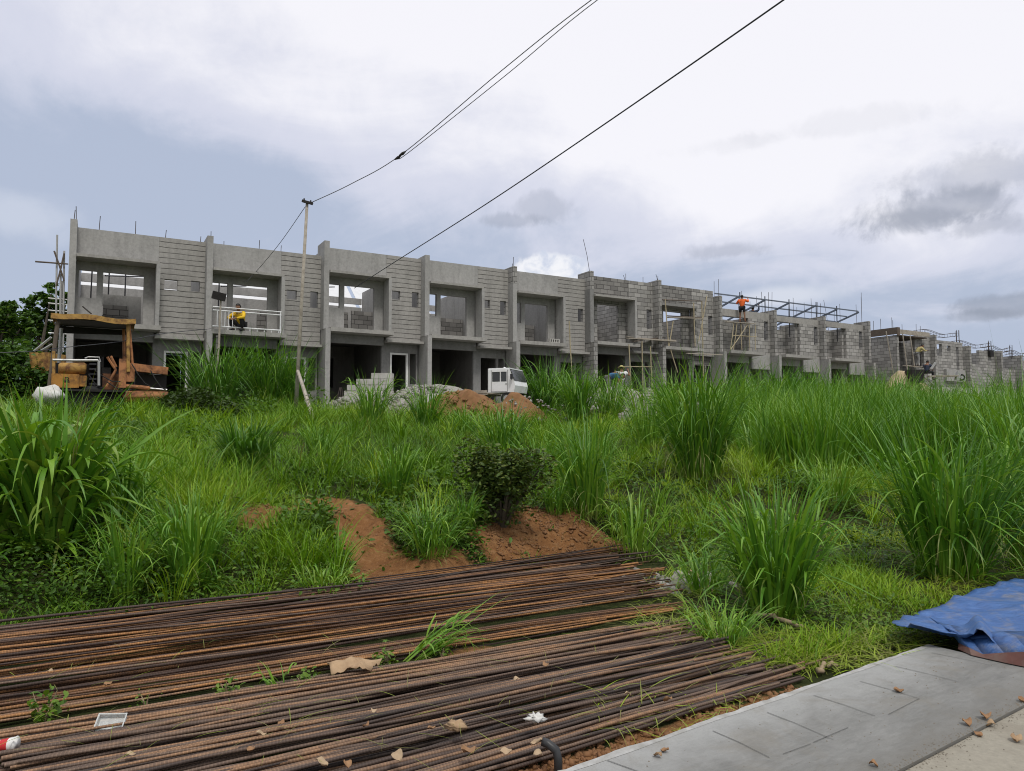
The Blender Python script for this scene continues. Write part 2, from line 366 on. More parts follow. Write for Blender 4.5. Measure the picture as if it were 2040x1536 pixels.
# ------------------------------------------------------------------ mesh builders
class MB:
    def __init__(s): s.v = []; s.f = []; s.uv = []; s.at = {}
    def quad(s, ps, uv=None):
        k = len(s.v); s.v += [tuple(p) for p in ps]; s.f.append(tuple(range(k, k + len(ps))))
        s.uv.append(uv or s._auto(ps))
    @staticmethod
    def _auto(ps):
        a, b, c = (np.array(ps[i], float) for i in range(3))
        n = np.abs(np.cross(b - a, c - a)); ax = int(np.argmax(n))
        i, j = ((1, 2), (0, 2), (0, 1))[ax]
        return [(p[i] + (.21 if ax == 0 else 0), p[j]) for p in ps]
    def box(s, x0, x1, y0, y1, z0, z1, T=None):
        P = [(x, y, z) for z in (z0, z1) for y in (y0, y1) for x in (x0, x1)]
        for q in ((0, 2, 3, 1), (4, 5, 7, 6), (0, 1, 5, 4), (2, 6, 7, 3), (0, 4, 6, 2), (1, 3, 7, 5)):
            ps = [P[i] for i in q]; uv = s._auto(ps)
            if T is not None: ps = [tuple(T @ Vector(p)) for p in ps]
            s.quad(ps, uv)
        return s
    def wall(s, x0, x1, y0, y1, z0, z1, holes=(), axis='x'):
        """wall x0..x1 thick y0..y1 with rectangular holes (xa, xb, za, zb); clean boundary faces only"""
        xs = sorted({x0, x1, *[min(max(h[i], x0), x1) for h in holes for i in (0, 1)]})
        zs = sorted({z0, z1, *[min(max(h[i], z0), z1) for h in holes for i in (2, 3)]})
        def full(i, j):
            if not (0 <= i < len(xs) - 1 and 0 <= j < len(zs) - 1): return False
            cx, cz = (xs[i] + xs[i + 1]) / 2, (zs[j] + zs[j + 1]) / 2
            return not any(h[0] < cx < h[1] and h[2] < cz < h[3] for h in holes)
        def q(*ps):
            if axis == 'y': ps = [(p[1], p[0], p[2]) for p in ps][::-1]
            s.quad(ps)
        for i in range(len(xs) - 1):
            for j in range(len(zs) - 1):
                if not full(i, j): continue
                a, b, c, d = xs[i], xs[i + 1], zs[j], zs[j + 1]
                q((a, y0, c), (b, y0, c), (b, y0, d), (a, y0, d)); q((b, y1, c), (a, y1, c), (a, y1, d), (b, y1, d))
                if not full(i - 1, j): q((a, y1, c), (a, y0, c), (a, y0, d), (a, y1, d))
                if not full(i + 1, j): q((b, y0, c), (b, y1, c), (b, y1, d), (b, y0, d))
                if not full(i, j - 1): q((a, y1, c), (b, y1, c), (b, y0, c), (a, y0, c))
                if not full(i, j + 1): q((a, y0, d), (b, y0, d), (b, y1, d), (a, y1, d))
        return s
    def tube(s, pts, r, n=6, cap=True):
        pts = [Vector(p) for p in pts]; rr = r if isinstance(r, (list, tuple)) else [r] * len(pts)
        k0 = len(s.v); prev = None
        for i, p in enumerate(pts):
            t = (pts[min(i + 1, len(pts) - 1)] - pts[max(i - 1, 0)]).normalized()
            if prev is None:
                a = Vector((0, 0, 1)) if abs(t.z) < .9 else Vector((1, 0, 0)); e = t.cross(a).normalized()
            else: e = (prev - t * prev.dot(t)).normalized()
            prev = e; g = t.cross(e)
            for k in range(n):
                an = 2 * math.pi * k / n
                s.v.append(tuple(p + (e * math.cos(an) + g * math.sin(an)) * rr[i]))
        for i in range(len(pts) - 1):
            for k in range(n):
                a = k0 + i * n + k; b = k0 + i * n + (k + 1) % n
                s.f.append((a, b, b + n, a + n)); s.uv.append([(k / n, i), ((k + 1) / n, i), ((k + 1) / n, i + 1), (k / n, i + 1)])
        if cap:
            for base in (k0, k0 + (len(pts) - 1) * n):
                q = tuple(range(base, base + n)); s.f.append(q if base != k0 else q[::-1]); s.uv.append([(0, 0)] * n)
        return s
    def bar(s, p, q, r, n=6): return s.tube([p, q], r, n)
    def beam(s, p, q, w, h):
        p, q = Vector(p), Vector(q); t = (q - p); L = t.length; t.normalize()
        e = Vector((0, 0, 1)).cross(t)
        e = e.normalized() if e.length > 1e-3 else Vector((1, 0, 0)); g = t.cross(e)
        T = Matrix.Translation(p) @ Matrix((t, e, g)).transposed().to_4x4()
        return s.box(0, L, -w / 2, w / 2, -h / 2, h / 2, T)
    def ellipsoid(s, c, r, nu=12, nv=8, fn=None):
        k0 = len(s.v)
        for j in range(nv + 1):
            th = math.pi * j / nv
            for i in range(nu):
                ph = 2 * math.pi * i / nu
                d = Vector((math.sin(th) * math.cos(ph), math.sin(th) * math.sin(ph), math.cos(th)))
                k = fn(d) if fn else 1
                s.v.append((c[0] + d.x * r[0] * k, c[1] + d.y * r[1] * k, c[2] + d.z * r[2] * k))
        for j in range(nv):
            for i in range(nu):
                a = k0 + j * nu + i; b = k0 + j * nu + (i + 1) % nu
                s.f.append((a, a + nu, b + nu, b)); s.uv.append([(0, 0)] * 4)
        return s
    def build(s, name, mat, parent=None, smooth=False, bevel=0, loc=None):
        me = bpy.data.meshes.new(name); me.from_pydata(s.v, [], s.f)
        uvl = me.uv_layers.new(name='UVMap')
        flat = np.array([c for f in s.uv for p in f for c in p], dtype=np.float32)
        uvl.data.foreach_set('uv', flat)
        me.materials.append(M[mat] if isinstance(mat, str) else mat)
        if smooth: me.shade_smooth()
        o = bpy.data.objects.new(name, me); C.objects.link(o)
        if parent: o.parent = parent
        if loc: o.location = loc
        if bevel:
            md = o.modifiers.new('bevel', 'BEVEL'); md.width = bevel; md.segments = 2; md.limit_method = 'ANGLE'
        return o

def tag(o, label=None, cat=None, group=None, kind=None):
    if label: o['label'] = label
    if cat: o['category'] = cat
    if group: o['group'] = group
    if kind: o['kind'] = kind
    return o
def empty(name, loc, rz=0., label=None, cat=None, group=None):
    o = bpy.data.objects.new(name, None); C.objects.link(o); o.location = loc; o.rotation_euler = (0, 0, rz)
    o.empty_display_size = .2
    return tag(o, label, cat, group)

# ------------------------------------------------------------------ place: house row frame and terrain
TH = R(29.8)
DX = np.array([math.cos(TH), math.sin(TH)]); DN = np.array([-math.sin(TH), math.cos(TH)])
ROW0 = np.array([-14.49, 23.67]); Q0 = float(ROW0 @ DN)
def base_h(s): return np.interp(s, [-5, 6.5, 9.5, 19.5, 22.5, 42.3, 45, 80], [2.32, 2.32, 2.69, 2.69, 2.92, 2.92, 4.3, 4.3])

def _lv(u, v, z):
    d = pix_dir(u, v); t = (z - EYE) / d[2]
    return d[0] * t, d[1] * t
CUTS = [(*_lv(1075, 1085, .2), .55, .26), (*_lv(1000, 1105, .15), .42, .2), (*_lv(1150, 1075, .2), .4, .22), (*_lv(720, 1075, .25), .3, .14), (*_lv(760, 1130, .05), .35, .10), (*_lv(540, 1035, .4), .4, .18)]
def vnoise(x, y, sc, seed=0):
    """smooth value noise in 0..1"""
    x = np.asarray(x, float) / sc; y = np.asarray(y, float) / sc
    xi = np.floor(x).astype(np.int64); yi = np.floor(y).astype(np.int64); xf = x - xi; yf = y - yi
    xf = xf * xf * (3 - 2 * xf); yf = yf * yf * (3 - 2 * yf)
    def h(a, b):
        k = (a * 374761393 + b * 668265263 + seed * 982451653) & 0x7fffffff
        k = ((k ^ (k >> 13)) * 1274126177) & 0x7fffffff
        return ((k ^ (k >> 16)) & 0xffff) / 65535.
    return (h(xi, yi) * (1 - xf) + h(xi + 1, yi) * xf) * (1 - yf) + (h(xi, yi + 1) * (1 - xf) + h(xi + 1, yi + 1) * xf) * yf

def terrain(x, y):
    x = np.asarray(x, float); y = np.asarray(y, float)
    s = (x - ROW0[0]) * DX[0] + (y - ROW0[1]) * DX[1]; q = x * DN[0] + y * DN[1]
    h = np.interp(q, [-400, 2.6, 3.2, 7.2, 7.8, 8.6, 10, 14, 18, 22, 24.5, 26.3, 27.3], [-.12, -.12, -.09, -.07, .1, .38, .62, 1.2, 1.72, 2.0, 2.12, 2.3, 2.32])
    t = np.clip((q - 20) / 4.0, 0, 1)
    h = h + t * (base_h(s) - 2.32)
    amp = np.clip((q - 7.3) / 1.5, 0, 1) * np.clip((27 - q) / 3, .1, 1)
    h = h + amp * ((vnoise(x, y, 1.7, 3) - .5) * .16 + (vnoise(x, y, .5, 4) - .5) * .09)
    h = h + (vnoise(x, y, .35, 9) - .5) * .03 * np.clip((q - 3.0) / .5, 0, 1)
    h = h + ((vnoise(x, y, .28, 12) - .5) * .13 + (vnoise(x, y, .7, 13) - .5) * .12) * np.clip((q - 7.5) / .5, 0, 1) * np.clip((12 - q) / 2, 0, 1)
    for cx, cy, cr, cd in CUTS:      # eroded cut bank and footpath hollow
        h = h - cd * np.clip(1.25 - np.hypot(x - cx, y - cy) / cr, 0, 1) ** .7
    return h

def hit(u, v):
    """where the ground lies under a direction from the viewpoint"""
    d = pix_dir(u, v); t = np.linspace(2, 45, 4000)
    z = EYE + d[2] * t; g = terrain(d[0] * t, d[1] * t)
    i = int(np.argmax(z < g)) if (z < g).any() else 3999
    return np.array([d[0] * t[i], d[1] * t[i], g[i]])
def at(u, v, Y):
    d = pix_dir(u, v); t = Y / d[1]
    return Vector((d[0] * t, Y, EYE + d[2] * t))
def level(u, v, z):
    d = pix_dir(u, v); t = (z - EYE) / d[2]
    return np.array([d[0] * t, d[1] * t])
def onfacade(u, v, off=0.):
    d = pix_dir(u, v); t = (Q0 + off) / (d[0] * DN[0] + d[1] * DN[1])
    P = d * t
    return float((P[:2] - ROW0) @ DX), EYE + P[2]
def world_of(s, y, z):
    p = ROW0 + DX * s + DN * y
    return Vector((p[0], p[1], z))

# pavement edge line and the soil patches, in ground coordinates
PV_A = level(1120, 1536, 0.); PV_B = level(1850, 1284, 0.)
PV_D = (PV_B - PV_A) / np.linalg.norm(PV_B - PV_A); PV_N = np.array([-PV_D[1], PV_D[0]])
PATH = [np.array(hit(u, v)[:2]) for u, v in ((640, 1002), (690, 1012), (712, 1050), (725, 1085), (745, 1120), (770, 1145), (800, 1158))]
SOIL = [(hit(585, 1012)[:2], .45), (hit(500, 1035)[:2], .5), (hit(1080, 1065)[:2], .75), (hit(1150, 1055)[:2], .5), (hit(1010, 1090)[:2], .5), (hit(900, 1125)[:2], .4), (hit(1200, 1085)[:2], .35),
        (hit(720, 1055)[:2], .28), (hit(1120, 1080)[:2], .5), (hit(820, 1150)[:2], .45), (hit(750, 1150)[:2], .35)]
SOILM = level(960, 1305, -.05)
def seg_dist(x, y, pts):
    d = np.full(np.shape(x), 1e9)
    for a, b in zip(pts[:-1], pts[1:]):
        ab = b - a; t = np.clip(((x - a[0]) * ab[0] + (y - a[1]) * ab[1]) / (ab @ ab), 0, 1)
        d = np.minimum(d, np.hypot(x - a[0] - ab[0] * t, y - a[1] - ab[1] * t))
    return d
# quadrilaterals under the two piles of bars (ground coordinates, far-left, far-right, near-right, near-left)
PILE_A = [level(-260, 1304, -.05), level(1255, 1102, .0), level(1345, 1215, -.05), level(-260, 1488, -.05)]
PILE_B = [level(-160, 1494, -.05), level(1335, 1236, -.05), level(1592, 1348, -.05), level(420, 1720, -.05)]
def in_quad(x, y, Q, grow=0.):
    c = sum(Q) / 4; m = np.ones(np.shape(x), bool)
    for a, b in zip(Q, Q[1:] + Q[:1]):
        e = b - a; n = np.array([-e[1], e[0]]); n = n / np.linalg.norm(n)
        if n @ (c - a) < 0: n = -n
        m &= ((x - a[0]) * n[0] + (y - a[1]) * n[1]) > -grow
    return m
def soil_mask(x, y):
    q = x * DN[0] + y * DN[1]
    d = seg_dist(x, y, PATH)
    m = np.clip(1.25 - d / .42, 0, 1)
    for c, r in SOIL: m = np.maximum(m, np.clip(1.35 - np.hypot(x - c[0], y - c[1]) / r, 0, 1))
    # strip of bare earth beside the pavement
    e = (x - PV_A[0]) * PV_N[0] + (y - PV_A[1]) * PV_N[1]; a = (x - PV_A[0]) * PV_D[0] + (y - PV_A[1]) * PV_D[1]
    m = np.maximum(m, np.clip(1.3 - np.abs(e - .2) / .6, 0, 1) * np.clip(2.4 - a, 0, 1))
    m = np.where(in_quad(x, y, PILE_A, .05) | in_quad(x, y, PILE_B, .02), m * .25, m)  # less soil colour under the piles paints shade into the gaps between bars
    m = np.maximum(m, np.clip(1.3 - np.hypot(x - SOILM[0], y - SOILM[1]) / .35, 0, 1))
    return m

def build_ground():
    def axis(lo, hi, st, far, n):
        mid = np.arange(lo, hi + st / 2, st); k = np.geomspace(st * 2, far, n)
        return np.concatenate([lo - k[::-1], mid, hi + k])
    xs = axis(-15, 19, .1, 900, 26); ys = axis(1.5, 24, .1, 900, 26)
    X, Y = np.meshgrid(xs, ys); Z = terrain(X, Y)
    n, m = len(ys), len(xs)
    v = np.stack([X, Y, Z], -1).reshape(-1, 3)
    i = np.arange(n * m).reshape(n, m)
    f = np.stack([i[:-1, :-1], i[:-1, 1:], i[1:, 1:], i[1:, :-1]], -1).reshape(-1, 4)
    o = np_mesh('ground', v, f, M['ground'], {'soil': soil_mask(X, Y).ravel(), 'gravel': np.clip((X * DN[0] + Y * DN[1] - 23.2) / 2.0, 0, 1).ravel()})
    return tag(o, kind='structure')

def np_mesh(name, v, f, mat, attrs=None, smooth=True):
    v = np.ascontiguousarray(v, np.float32); f = np.ascontiguousarray(f, np.int32); k = f.shape[1]
    me = bpy.data.meshes.new(name)
    me.vertices.add(len(v)); me.vertices.foreach_set('co', v.ravel())
    me.loops.add(f.size); me.loops.foreach_set('vertex_index', f.ravel())
    me.polygons.add(len(f)); me.polygons.foreach_set('loop_start', np.arange(0, f.size, k, dtype=np.int32))
    me.update(calc_edges=True)
    if smooth: me.shade_smooth()
    for a, d in (attrs or {}).items():
        at_ = me.attributes.new(a, 'FLOAT', 'POINT'); at_.data.foreach_set('value', np.ascontiguousarray(d, np.float32).ravel())
    me.materials.append(mat)
    o = bpy.data.objects.new(name, me); C.objects.link(o)
    return o

ground = build_ground()

# pavement and road
pv = MB()
Lp = 2.0 + float(np.linalg.norm(PV_B - PV_A))
pv.box(0, Lp, -.90, -.022, -.13, 0.0)
pvo = pv.build('pavement', 'pavement', bevel=.006)
a0 = PV_A - PV_D * 2.0
pvo.location = (a0[0], a0[1], 0); pvo.rotation_euler = (0, 0, math.atan2(PV_D[1], PV_D[0])); tag(pvo, kind='structure')
kb = MB(); rk = np.random.default_rng(19); nk = 170; kx = np.linspace(0, Lp, nk)
ko_ = .012 + (vnoise(kx, kx * 0, .3, 5) - .5) * .018 + (vnoise(kx, kx * 0, .045, 6) - .5) * .010; ki_ = -.034 + (vnoise(kx, kx * 0, .22, 7) - .5) * .02; kz_ = .005 + (vnoise(kx, kx * 0, .12, 8) - .5) * .008
for j in range(nk - 1):
    kb.quad([(kx[j], ki_[j], .0015), (kx[j + 1], ki_[j + 1], .0015), (kx[j + 1], ko_[j + 1] - .012, kz_[j + 1]), (kx[j], ko_[j] - .012, kz_[j])][::1])
    kb.quad([(kx[j], ko_[j] - .012, kz_[j]), (kx[j + 1], ko_[j + 1] - .012, kz_[j + 1]), (kx[j + 1], ko_[j + 1], -.14), (kx[j], ko_[j], -.14)])
M['kerb'] = mat_plain('whitened_cement_edge', (.36, .36, .352), .85, .3, 24, grime=(.24, .235, .215), gscale=7, gamt=.85)
ko = kb.build('pavement_edge', 'kerb', smooth=True); ko.location = (a0[0], a0[1], 0); ko.rotation_euler = pvo.rotation_euler; tag(ko, kind='structure')
# scored joints: thin dark strips lying in the fresh cement
jm = MB()
M['joint'] = mat_plain('scored_joint', (.12, .12, .115), .9, .4, 30)
def jstrip(p, q, w=.005):
    p, q = np.array(p), np.array(q); d = (q - p) / np.linalg.norm(q - p); n = np.array([-d[1], d[0]]) * w / 2
    jm.quad([(*(p - n), .004), (*(q - n), .004), (*(q + n), .004), (*(p + n), .004)])
def pvl(u, v):
    w = level(u, v, 0.); e = w - a0
    return (float(e @ PV_D), float(e @ PV_N))
for a, b in (((1210, 1536 - 20), (1335, 1536 + 30)), ((1420, 1457), (1533, 1510)), ((1528, 1420), (1647, 1469)), ((1621, 1386), (1743, 1427)), ((1713, 1358), (1830, 1392)), ((1782, 1328), (1906, 1358)), ((1856, 1301), (1972, 1326))):
    pa, pb = pvl(*a), pvl(*b); mid = ((pa[0] + pb[0]) / 2 + .01, (pa[1] + pb[1]) / 2 + .004); jstrip(pa, mid); jstrip(mid, pb, .004)
for a, b in (((1560, 1503), (1615, 1483)), ((1620, 1480), (1690, 1450)), ((1770, 1424), (1832, 1392)), ((1640, 1468), (1660, 1474))):
    jstrip(pvl(*a), pvl(*b), .0035)
jo = jm.build('pavement_joint_lines', 'joint'); jo.location = pvo.location; jo.rotation_euler = pvo.rotation_euler; tag(jo, kind='structure')
rd = MB(); rd.box(-8, 30, -9, -.906, -.2, -.014)
M['road'] = mat_plain('dusty_road_concrete', (.27, .25, .205), .92, .25, 40, grime=(.19, .165, .13), gscale=1.8, gamt=.7, bump=.5)
ro = rd.build('road', 'road'); ro.location = pvo.location; ro.rotation_euler = pvo.rotation_euler; tag(ro, kind='structure')

# ------------------------------------------------------------------ houses
def house_root(name, s, zb, label):
    p = world_of(s, 0, zb)
    return empty(name, p, TH, label, 'house', 'row houses under construction')
def jag(mb, x0, x1, y0, y1, z0, steps):
    """wall whose upper edge steps like unfinished block courses: steps = [(x, top), ...]"""
    zt = max(z for _, z in steps); holes = []
    for k, (x, z) in enumerate(steps):
        xe = steps[k + 1][0] if k + 1 < len(steps) else x1
        if z < zt: holes.append((x, xe, z, zt + .001))
    return holes, zt
def starters(root, spots, rad=.012):
    for x, y, z, h, lx in spots:
        MB().tube([(x, y, z), (x + lx * .4, y, z + h * .5), (x + lx, y, z + h)], rad, 5).build('starter_bar', 'rebar_thin', root)
def purlins(root, ys, z, x0=.12, x1=4.1):
    for k, y in enumerate(ys):
        MB().box(x0, x1, y, y + .06, z + .02 * (k % 2), z + .11 + .02 * (k % 2)).build('roof_purlin', 'steel_dark', root)

def party_wall(root, x=0., top=6.18, rear=5.9, mat='plaster', capz=None, low=True, zb=-.6, lowmat=None):
    m = MB()
    z1 = capz or top
    m.box(x - .08, x + .12, -.06, .95, 2.76, z1)
    m.box(x - .075, x + .115, .951, 8.2, zb, rear)
    if capz: MB().box(x - .082, x + .122, -.066, .955, capz + .001, top).build('block_wall_top', 'block', root)
    m.build('party_wall', mat, root)
    w = MB(); w.box(x - .06, x + .13, -.32 if low else -.05, .95, zb, 2.758); w.build('porch_wall', lowmat or mat, root)

def upper_plaster(root, i, block=False, frame=True, plain_panel=True):
    mP = 'block_dark' if block else 'plaster'
    MB().wall(.121, 2.6, .4, .6, 5.06, 6.05).build('parapet_panel', mP, root)
    bh = [(2.82, 3.2, 4.24, 4.6), (3.72, 4.02, 3.98, 4.62)]
    if i == 0: bh = [(2.8, 3.22, 4.2, 4.57), (3.66, 3.96, 4.22, 4.6)]
    if i == 4: bh = [(3.72, 4.02, 4.0, 4.62)]
    if i >= 5: bh = [(3.0, 3.14, 4.42, 4.66), (3.72, 4.05, 3.72, 4.7)] if i == 5 else [(3.74, 4.05, 3.66, 4.7)]
    MB().wall(2.604, 4.118, .398, .6, 2.52, 6.05, bh).build('bay_wall', 'block' if block else 'course', root)
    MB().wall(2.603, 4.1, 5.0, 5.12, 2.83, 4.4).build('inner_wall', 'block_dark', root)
    if frame:
        f = MB(); f.box(.13, 2.6, -.2, .76, 4.96, 5.055); f.build('recess_lintel', 'slab', root)
        f = MB(); f.box(2.5, 2.625, -.2, .395, 2.83, 4.958); f.build('recess_pier', 'block' if block and i > 5 else 'plaster', root)
    cb = mP if not block else 'block'
    MB().wall(.121, 2.602, .601, .75, 2.83, 4.958 if frame else 5.055, [(.2, .73, 3.72, 4.66), (.92, 2.16, 2.84, 4.66)] if not block else [(.15, .6, 3.7, 4.5), (.8, 2.1, 2.84, 4.75)]).build('recess_wall', cb if not block else 'block', root)

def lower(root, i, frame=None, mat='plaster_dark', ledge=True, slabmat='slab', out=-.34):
    MB().box(.131, 2.68, out, .6, 2.66, 2.815).build('balcony_slab', slabmat, root)
    MB().box(.116, 4.115, .76, 8.2, 2.62, 2.81).build('floor_slab', 'raw_shaded', root)
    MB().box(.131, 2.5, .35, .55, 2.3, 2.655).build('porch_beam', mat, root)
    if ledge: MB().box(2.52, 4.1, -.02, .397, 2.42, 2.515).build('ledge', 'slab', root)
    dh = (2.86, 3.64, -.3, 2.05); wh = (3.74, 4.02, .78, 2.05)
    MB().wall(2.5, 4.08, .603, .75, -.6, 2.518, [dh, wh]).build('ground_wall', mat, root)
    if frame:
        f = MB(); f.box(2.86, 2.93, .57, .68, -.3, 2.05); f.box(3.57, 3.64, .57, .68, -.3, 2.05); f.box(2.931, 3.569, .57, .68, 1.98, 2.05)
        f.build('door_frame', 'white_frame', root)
    MB().wall(.76, 4.2, 2.5, 2.6, -.6, 2.655, axis='y').build('porch_side_wall', 'raw_shaded', root)
    MB().wall(.131, 2.5, 4.201, 4.33, -.6, 2.6, [(.35, 1.55, .75, 2.05)] if i % 2 == 0 else [(.3, 1.1, -.3, 2.05)]).build('porch_back_wall', 'raw_shaded', root)
    MB().box(.116, 4.1, -.3, 8.2, -.6, -.05).build('ground_slab', 'raw_shaded', root)
    MB().wall(.116, 4.115, 8.205, 8.35, -.6, 2.618).build('back_wall', 'raw_shaded', root)

def rear(root, z0, z1, z2, mat='plaster'):
    MB().wall(.116, 4.115, 8.205, 8.35, 2.812, z0).build('rear_wall', mat, root)
    MB().box(.116, 4.115, 8.205, 8.35, z1, z2).build('rear_beam', mat, root)

ZB = [2.32, 2.32, 2.69, 2.69, 2.69, 2.92, 2.92, 2.92, 2.92, 2.92]
HL = ['plastered grey house at the end of the row, behind the old yellow machine', 'plastered grey house with a white balcony railing and a man in yellow',
      'plastered grey house behind the stacked hollow blocks, with a white door frame', 'plastered grey house between the white door frame house and the white truck',
      'plastered grey house behind the white truck, its left wing wall topped with bare blocks', 'bare block house with a plaster lintel over its recess, just right of the truck',
      'bare block house whose recess is filled with scaffold poles', 'roofless block house with the worker in orange on its platform',
      'roofless block house in the middle of the three under blue steel roof pipes', 'roofless block house with a red board in its recess at the row end']
houses = []
for i in range(10):
    r = house_root('row_house', 4.2 * i, ZB[i], HL[i]); houses.append(r)
    if i <= 4:
        party_wall(r, 0, 6.2 if i < 3 else 6.14, capz=5.38 if i == 4 else None, zb=-.6)
        if i == 0:
            pass
        upper_plaster(r, i); lower(r, i, frame=i in (0, 1, 2))
        rear(r, *((5.46, 5.62, 5.98) if i < 2 else (5.12, 5.28, 5.58)))
        purlins(r, (2.2, 3.6, 5.2, 6.8), 5.93)
        if i < 4:
            MB().box(.1, 4.1, 0, 3.4, -.01, .01, Matrix.Translation((0, 8.7, 5.0)) @ Matrix.Rotation(R(38), 4, 'X')).build('added_bright_sheet', 'added_bright_sheet', r)  # added sheet, tilted skyward so the slits show white
            for k_ in range(3): MB().bar((.5 + k_ * .62, 5.5 + k_ * .4, 2.8), (.55 + k_ * .6, 5.5 + k_ * .4, 5.95), .03).build('prop', 'steel_dark', r)
            MB().bar((1.0, 4.2, 5.2), (2.6, 7.9, 6.0), .03).build('brace', 'steel_dark', r)
    elif i <= 6:
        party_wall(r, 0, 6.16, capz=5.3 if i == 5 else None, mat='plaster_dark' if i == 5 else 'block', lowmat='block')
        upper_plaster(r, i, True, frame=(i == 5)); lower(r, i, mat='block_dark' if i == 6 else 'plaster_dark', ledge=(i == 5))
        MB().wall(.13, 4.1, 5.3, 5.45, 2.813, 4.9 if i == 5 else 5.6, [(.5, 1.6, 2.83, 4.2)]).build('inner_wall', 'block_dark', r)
        rear(r, 4.9, 5.1, 5.4, 'block')
        if i == 6:
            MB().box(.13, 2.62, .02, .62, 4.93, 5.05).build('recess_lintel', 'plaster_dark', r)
            MB().box(2.5, 2.6, .1, .395, 2.83, 4.92).build('recess_pier', 'block', r)
    else:
        top = (5.75, 5.32, 5.3)[i - 7]
        party_wall(r, 0, top, rear=4.9, mat='block', capz=None, lowmat='plaster')
        MB().box(.125, 4.116, .3, .5, 4.78, 5.1 + (.06 if i == 7 else 0)).build('ring_beam', 'slab', r)
        MB().wall(2.45, 4.117, .301, .499, 2.82, 4.778, [(3.68, 4.03, 3.62, 4.7)]).build('bay_wall', 'block', r)
        MB().wall(.5, 1.4, 2.3, 2.449, 2.82, 4.78, axis='y').build('recess_pier', 'block', r)
        MB().wall(.125, 2.3, 1.2, 1.35, 2.83, 4.75, [(.5, 1.25, 2.84, 4.55)] if i != 8 else [(.2, 2.0, 4.45, 4.751)]).build('recess_wall', 'block', r)
        MB().wall(.125, 4.1, 4.6, 4.75, 2.83, 4.7).build('inner_wall', 'block_dark', r)
        lower(r, i, mat='plaster', ledge=False, out=-.62)
        MB().wall(2.62, 4.117, .28, .6, 2.0, 2.819).build('plaster_band', 'plaster', r)
        MB().wall(.116, 4.115, 8.205, 8.35, 2.812, 4.8).build('rear_wall', 'block', r)
        if i == 9:
            party_wall(r, 4.2, 5.32, rear=5.0, mat='block', lowmat='block')
            MB().box(.75, 1.35, 1.1, 1.16, 2.84, 4.5).build('leaning_board', 'wood_red', r)
# details on the first houses
r = houses[0]
MB().wall(.92, 2.16, 1.9, 2.0, 2.83, 4.1, [(.92, 1.7, 3.35, 3.7)]).build('inner_wall', 'plaster', r)
MB().wall(.95, 1.75, 1.85, 1.95, 3.3, 3.72).build('block_infill', 'block_dark', r)
starters(r, [(.02, .1, 6.2, .35, .02), (.08, .2, 6.2, .5, -.02), (.75, .5, 6.05, .5, .02), (1.85, .5, 6.05, .48, 0), (2.8, .5, 6.05, .3, .02), (3.95, .5, 6.05, .22, .01)])
starters(houses[1], [(.05, .1, 6.2, .2, 0), (1.8, .5, 6.05, .35, .01), (2.6, .5, 6.05, .25, .01), (.55, .5, 6.05, .15, 0)])
starters(houses[4], [(.02, .1, 6.14, .45, .01), (.08, .3, 6.14, .2, .02)])
starters(houses[5], [(.0, .1, 6.16, 1.5, -.35), (2.5, .5, 6.05, .35, 0), (2.45, .5, 6.05, .25, -.1), (3.6, .5, 6.05, .3, 0)])
starters(houses[6], [(.0, .1, 6.16, .3, -.1), (.1, .2, 6.16, .25, .02)])
for k, i in enumerate((7, 8, 9)):
    starters(houses[i], [(.0, .4, 5.1, 1.5 - .2 * k, .02), (.5, .6, 5.1, 1.7 - .3 * k, .05), (.9, 2, 5.1, 1.4, -.05), (1.4, 3, 5.1, 1.3, .02), (2.2, .5, 5.1, 1.2, 0), (3.0, 1.5, 5.1, 1.1, .04), (3.8, .5, 5.1, 1.3, -.03)])
starters(houses[9], [(4.15, .4, 5.3, 1.6, 0), (4.3, .5, 5.3, 1.9, .02), (4.5, 3, 4.9, 2.2, -.45)])
# white balcony railing and the dark column marks of the second house
r = houses[1]
rl = MB()
for z in (3.62, 3.5): rl.bar((.13, -.24, z), (2.5, -.24, z), .022)
rl.bar((.13, -.24, 2.93), (2.5, -.24, 2.93), .026)
for k in range(5): rl.bar((.28 + k * .13, -.24, 2.9), (.28 + k * .13, -.24, 3.52), .014)
for k in range(9): rl.bar((.4 + k * .25, -.24, 2.81), (.4 + k * .25, -.24, 2.94), .014)
rl.bar((2.47, -.24, 2.81), (2.47, -.24, 3.62), .022)
rl.build('balcony_railing', 'white_paint', r)
MB().wall(.25, .31, -.3, .0, 0, 2.6).build('porch_post', 'block_dark', r)
# interior stubs seen through the openings
for i, hs in ((1, (3.1, 4.0)), (2, (3.0, 3.9)), (3, (2.9, 3.7))):
    MB().wall(.95, 1.7, 2.6, 2.72, 2.83, hs[1]).build('block_infill', 'block_dark', houses[i])
# small holes blocks in front of the fifth house door
hb = MB(); hb.wall(1.75, 2.3, -.2, 0, 2.82, 3.0, [(1.8 + .12 * k, 1.87 + .12 * k, 2.85, 2.97) for k in range(4)]); hb.build('vent_block', 'block_piece', houses[4])

